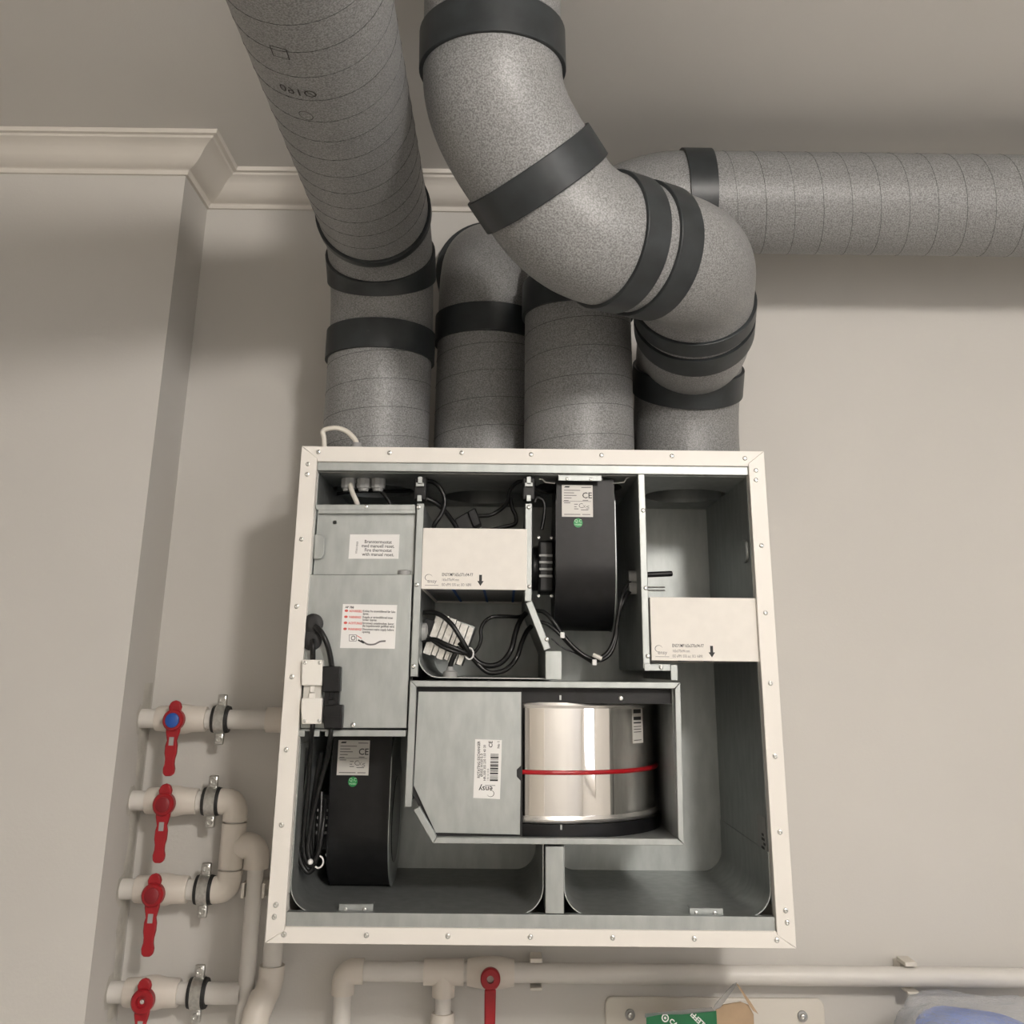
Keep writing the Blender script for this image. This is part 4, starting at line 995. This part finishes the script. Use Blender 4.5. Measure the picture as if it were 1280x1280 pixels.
gp = MB().prism([(xa_, ZS), (xb_, ZS), (xb_, zt_r), (xa_, zt_l)], YK, YK+.003).build('green_panel', m_carton, ca)
MB().prism([(xa_, ZS), (xa_+.003, ZS), (xa_+.003, zt_l-.045), (xa_, zt_l-.045)], YK+.003, YK+.09).build('side_panel', m_carton, ca)
xk1 = F(945, 1275, YK+.02)[0]
MB().prism([(xa_, ZS), (xk1, ZS), (xk1, zt_l-.05), (xa_, zt_l-.05)], YK+.09, YK+.093).build('back_panel', m_kraft, ca)
MB().prism([F(p[0], p[1], YK+.012) for p in [(895,1262), (905,1256), (926,1252.5), (936,1256.5), (942,1268), (945,1330), (895,1330)]], YK+.012, YK+.015).build('inner_flap', m_kraft, ca)
MB().prism([F(p[0], p[1], YK+.004) for p in [(891,1263), (894,1256), (916,1231), (921,1228.5), (918,1235), (900,1260)]], YK+.003, YK+.007).build('film_edge', m_film, ca)
MB().prism([F(p[0], p[1], YK+.008) for p in [(920,1229), (923,1231), (938,1252), (948,1267.5), (941,1263), (936,1256)]], YK+.006, YK+.010).build('torn_edge', m_kraft, ca)
MB().prism([F(p[0], p[1], YK-.002) for p in [(806,1272), (806,1267), (830,1265), (860,1261.5), (890,1259), (893,1264), (852,1268), (826,1268)]], YK-.0025, YK-.0015).build('film_edge', m_film, ca)
mk = MB(); TY = YK-.0006
x, z = F(831.5, 1272.5, TY); vv, ff = ringgeo(circ, .68); mk.add([(x+a*.0058, TY, z+b*.0058) for a, b in vv], ff); mk.add([(x+a*.002, TY, z+b*.002) for a, b in circ], [tuple(range(24))])
T('CALEFFI', .0100, 836, 1277, -40, 'LEFT', mk, .03, TY)
T('CALEFFI', .0110, 890, 1288, 138, 'LEFT', mk, .03, TY)
mk.build('carton_print', m_label, gp)
# plastic bag of blue goods
bg = thing('plastic_bag', (F(1232, 1280, .225)[0], .225, ZS), 'crumpled clear plastic bag with blue contents below the long pipe', 'bag')
def lump(cx, cy, zb_, hx, hy, hz, amp, seed, nm, mm, top):
    bm = bmesh.new(); bmesh.ops.create_icosphere(bm, subdivisions=5, radius=1)
    rnd = random.Random(seed); W = [(Vector((rnd.gauss(0,1), rnd.gauss(0,1), rnd.gauss(0,1)))*f, rnd.uniform(0, 6), 1/f) for f in (2, 2, 3, 3, 5, 5, 8, 8, 11) for _ in (0, 1)]
    vs_ = []
    for v in bm.verts:
        d = v.co.normalized(); q = sum(abs(math.sin(w[0].dot(d)+w[1]))*w[2] for w in W)/2.2 - .6
        s_ = lambda c: math.copysign(abs(c)**.62, c)          # boxy lump
        k = 1+amp*q; p = Vector((s_(d.x)*hx*k, s_(d.y)*hy*k, s_(d.z)*hz*k))
        tz = zb_+hz+p.z
        if p.z > 0: tz -= .16*hz*(p.x/hx+.35)*min(1, p.z/hz)    # sags towards one end
        tz = max(tz, zb_)
        vs_.append((cx+p.x, cy+p.y, tz))
    fs = [tuple(x.index for x in f.verts) for f in bm.faces]; bm.free()
    return MB().add(vs_, fs).build(nm, mm, bg, sharp=70)
zt_b = F(1195, 1240, .225)[1]; bx_ = F(1240, 1260, .225)[0]; hz = (zt_b-ZS)/2
lump(bx_, .225, ZS, .120, .070, hz*.845, .16, 4, 'blue_contents', m_bluebag, 0)
lump(bx_, .225, ZS, .134, .080, hz*.885, .26, 9, 'bag_film', m_film, 0)
# raw plaster ridge in the corner and round the pipe holes
rr_ = random.Random(5)
ptsz = [(.34-.02*k) for k in range(28)]
V = []
for z in ptsz: V += [(XB-.0005, YW-.052-rr_.uniform(-.008,.010), z), (XB+.0022, YW-.040+rr_.uniform(-.004,.004), z), (XB+.0010, YW-.012, z), (XB-.0005, YW-.006, z)]
MB().add(V, [(4*i+k, 4*i+k+1, 4*i+k+5, 4*i+k+4) for i in range(len(ptsz)-1) for k in range(3)]).build('plaster_ridge', m_plaster, wall_c)
for z in (zr1, zr2, zr3, zr4):
    N = 18; V = [(XB+.0012, YP+.0165*math.cos(2*PI*k/N), z+.0165*math.sin(2*PI*k/N)) for k in range(N)] + [(XB+.0006, YP+rr_.uniform(.021,.027)*math.cos(2*PI*k/N), z+rr_.uniform(.021,.030)*math.sin(2*PI*k/N)) for k in range(N)]
    MB().add(V, [(k, (k+1) % N, (k+1) % N+N, k+N) for k in range(N)]).build('hole_edge', m_plaster, wall_c)
